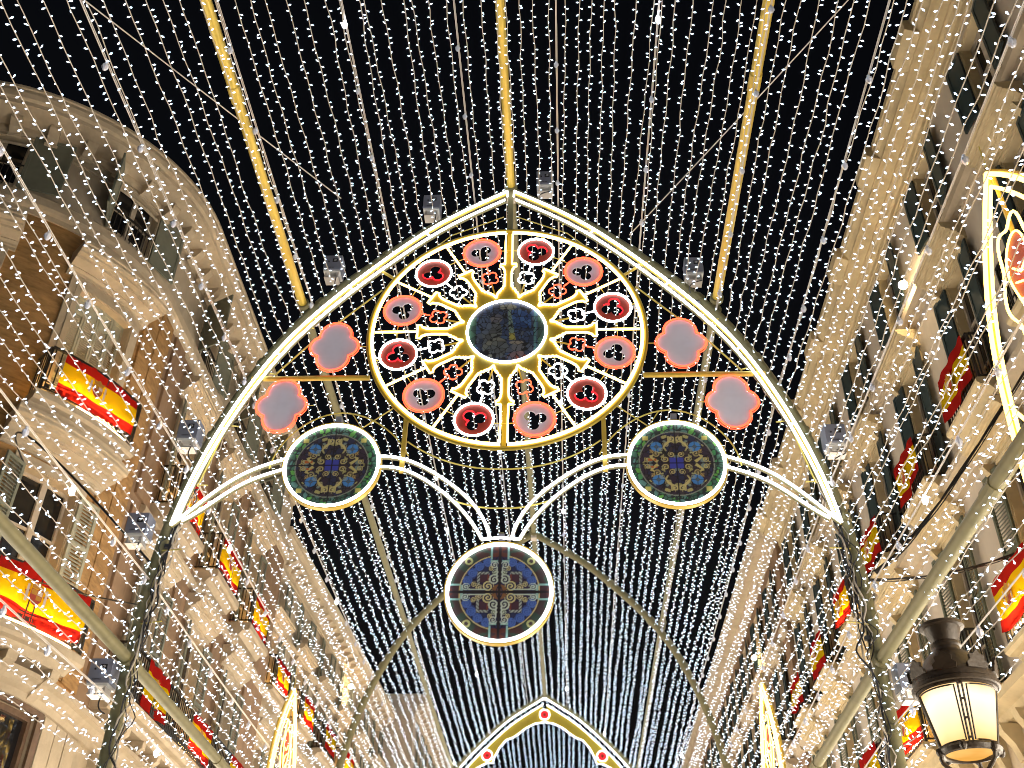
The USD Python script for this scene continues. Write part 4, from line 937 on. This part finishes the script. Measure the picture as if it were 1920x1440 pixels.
# cables with strobe bulbs between the strings
def strobe_cable(k, s, label, grp, lit):
    x, z = half(abs(s)); x = math.copysign(x, s); y0, y1 = ARCH_Y[k], ARCH_Y[k+1]
    a, b = np.array([ARCH_X[k]+x, y0, z+.05]), np.array([ARCH_X[k+1]+x, y1, z+.05])
    P = [a+(b-a)*u-[0, 0, .10*4*u*(1-u)] for u in np.linspace(0, 1, 16)]
    t = thing('strobe_cable', label, 'cable lights', group=grp)
    c = MB().tube(P, .006, 5); c.tube([p+np.array([.014, 0, .004]) for p in P], .0045, 5); obj('cable', c, STEEL, t)
    g = np.random.default_rng(int(abs(s)*100)+k); u = g.uniform(.02, .1); n = 0
    while u < 1:
        p = a+(b-a)*u-[0, 0, .40*u*(1-u)]
        m = MB().lathe([(.0, .0), (.016, -.004), (.018, -.03), (.034, -.05), (.034, -.075), (.018, -.11), (0, -.122)], p, 7)
        on = g.random() < lit
        obj('strobe_bulb', m, E_STROBE if on else DIAMOND, t)
        u += g.uniform(.085, .105); n += 1
nc = 0
for k in range(3):
    for s in np.linspace(-SMAX+.7, SMAX-.7, 14) + .1:
        strobe_cable(k, s, f'straight grey cable with faceted strobe bulbs {["running from overhead to the rose window arch", "behind the rose window arch", "before the far scalloped arch"][k]}', ['strobe cables overhead', 'strobe cables behind the rose window arch', 'strobe cables before the far arch'][k], .05 if k == 0 else .08)

# ------------------------------------------------------------------ loose cables
def cable(name, pts, r, m, label, wig=0, n=30):
    P = spl(pts, n); mb = MB().tube(P, r, 6)
    if wig:
        for q in range(3): mb.tube(P+np.stack([.02*np.sin(np.linspace(0, 9, n)+q*2), np.zeros(n), .02*np.cos(np.linspace(0, 11, n)+q*2)-.01], 1), r*.6, 5)
    return tag(obj(name, mb, m), label, 'cable')
cable('power_cable', [(7.4, 12.9, 11.7), (6.8, 12.71, 10.95), (5.0, 12.6, 8.65), (3.85, 12.03, 7.43)], .014, RUBBER, 'thick black cable bundle dropping from the right facade to the arch leg', 1)
cable('power_cable', [(7.35, 15.2, 9.4), (5.5, 13.7, 8.25), (3.75, 12.1, 7.36)], .012, RUBBER, 'black twisted cable from the right balcony to the arch leg', 1)
cable('power_cable', [(-9.4, 15.2, 11.1), (-7.5, 12.6, 9.65), (-6.3, 12.2, 8.54), (-5.26, 12.02, 7.53)], .016, RUBBER, 'thin black cable from the rounded corner to the left arch leg')
cable('power_cable', [(-8.7, 15.2, 8.9), (-7.0, 13.6, 7.9), (-5.3, 12.05, 7.0)], .011, RUBBER, 'thin dark cable crossing the lower corner flag')
cable('guy_wire', [(-5.91, 6.88, 12.6), (-4.5, 8.72, 12.58), (-3.15, 10.52, 12.6)], .008, STEEL, 'thin steel guy wire slanting across the overhead strings on the left')
cable('guy_wire', [(3.64, 7.12, 12.6), (2.3, 9.3, 12.58), (1.03, 11.37, 12.6)], .008, STEEL, 'thin steel guy wire slanting across the overhead strings on the right')
for sg, lb in ((-1, 'tangle of white and dark leads tied down the left arch leg'), (1, 'tangle of white and dark leads tied down the right arch leg')):
    t = thing('lead_bundle', lb, 'cable')
    for q in range(5):
        g = np.random.default_rng(q+10*sg+40); zs = np.linspace(8.6, 3.5, 26)
        P = [(XC+sg*(half(tt[-2]-min(6.0, max(0, z-5.6)))[0])+g.normal(0, .05)-sg*.02+sg*-.10, 12-.1+g.normal(0, .03), z) for z in zs]
        obj('lead', MB().tube(spl(P, 60), .012 if q < 2 else .007, 5), RUBBER if q % 2 == 0 else CABLEW, t)
    cl = MB(); g = np.random.default_rng(900+sg)
    for q in range(150):
        z = g.uniform(3.6, 8.8); p = np.array([XC+sg*half(tt[-2]-min(6.0, max(0, z-5.6)))[0] + g.normal(0, .10), 11.9+g.normal(0, .08), z]); cl.add(*bulb_mesh(p, g.normal(0, 1, 3)))
    tag(obj('bulbs', cl, E_BULB, t), kind='stuff')

# ------------------------------------------------------------------ street lantern
LN = thing('street_lantern', 'ornate brown iron street lantern with glowing warm glass, bottom right', 'street lamp', (2.56, 6.86, 0))
z0 = 3.66
def lring(r): return r
obj('crown', MB().lathe([(.262, z0+.40), (.275, z0+.405), (.275, z0+.43), (.262, z0+.44), (.262, z0+.475), (.25, z0+.50), (.215, z0+.52), (.19, z0+.56), (.165, z0+.61), (.135, z0+.645), (.095, z0+.665), (.085, z0+.68), (.085, z0+.70), (.098, z0+.71), (.098, z0+.725), (.088, z0+.735), (.11, z0+.80), (.118, z0+.835), (.145, z0+.84), (.145, z0+.86), (.12, z0+.87), (0, z0+.87)], n=40), IRONB, LN, smooth=35)
obj('crown_underside', MB().lathe([(.0, z0+.43), (.2, z0+.42), (.262, z0+.40)], n=40), IRONB, LN)
for k in range(8):                                   # leaf crests round the rim
    a = k*PI/4+.3
    pl = Polygon([(-.07, 0), (-.075, .03), (-.05, .05), (-.055, .08), (-.025, .085), (0, .115), (.025, .085), (.055, .08), (.05, .05), (.075, .03), (.07, 0)])
    m = trimesh.creation.extrude_polygon(pl, .02, engine='earcut'); v = m.vertices
    R = .248; x, y, zz = R+v[:, 2]+v[:, 1]*.15, v[:, 0], z0+.475+v[:, 1]
    obj('leaf_crest', MB().add(np.stack([x*math.cos(a)-y*math.sin(a), x*math.sin(a)+y*math.cos(a), zz], 1), m.faces), IRONB, LN)
obj('glass', MB().lathe([(.162, z0+.03), (.235, z0+.395)], n=40), E_LAMP, LN, smooth=True)
obj('bottom_glass', MB().lathe([(0, z0-.01), (.1, z0-.012), (.15, z0+.012)], n=32), E_LAMP, LN, smooth=True)
for k in range(4):
    a = k*PI/2-1.80; rb_, rt_ = .168, .242
    mb = MB()
    for da in (-.065, .065): mb.tube([(rb_*math.cos(a+da), rb_*math.sin(a+da), z0+.02), (rt_*math.cos(a+da*.8), rt_*math.sin(a+da*.8), z0+.40)], .007, 5)
    for u in (.1, .4, .7, .95):
        r_ = rb_+(rt_-rb_)*u; mb.tube([(r_*math.cos(a-.05), r_*math.sin(a-.05), z0+.02+.38*u), (r_*math.cos(a+.05), r_*math.sin(a+.05), z0+.02+.38*u)], .008, 5)
    obj('glazing_bar', mb, IRONB, LN)
for k in range(4):                                   # pane frames between the posts
    a0, a1 = k*PI/2-1.80+.16, (k+1)*PI/2-1.80-.16; aa = np.linspace(a0, a1, 12)
    fr_ = [(.170*math.cos(a), .170*math.sin(a), z0+.045) for a in aa] + [(.237*math.cos(a), .237*math.sin(a), z0+.375) for a in aa[::-1]]
    obj('pane_frame', MB().tube(fr_, .0055, 5, closed=True), IRONB, LN)
obj('base_ring', MB().lathe([(.155, z0+.02), (.185, z0+.035), (.195, z0+.02), (.185, z0-.005), (.165, z0-.01), (.155, z0+.0), (.155, z0+.02)], n=40), IRONB, LN, smooth=35)
obj('upper_ring', MB().lathe([(.236, z0+.385), (.25, z0+.39), (.25, z0+.41), (.236, z0+.41)], n=40), IRONB, LN)
for k in range(3):
    a = k*2*PI/3+1.0
    obj('cradle_arm', MB().tube([(r*math.cos(a), r*math.sin(a), z) for r, z in spl([(.178, z0+.0), (.185, z0-.05), (.13, z0-.10), (.06, z0-.19), (.04, z0-.32)], 14)], .014, 8), IRONB, LN)
for k in range(6):
    a = k*PI/3; obj('rim_boss', MB().lathe([(0, .03), (.022, .02), (.026, 0), (.018, -.02), (0, -.03)], (.19*math.cos(a), .19*math.sin(a), z0+.01), 10), IRONB, LN)
obj('post', MB().lathe([(.0, z0-.28), (.05, z0-.3), (.055, z0-.34), (.04, z0-.38), (.045, 3.0), (.06, 2.9), (.05, 2.85), (.06, 1.4), (.10, 1.3), (.09, 1.2), (.13, .5), (.17, .4), (.2, .1), (.24, .0)], n=20), IRONB, LN, smooth=35)
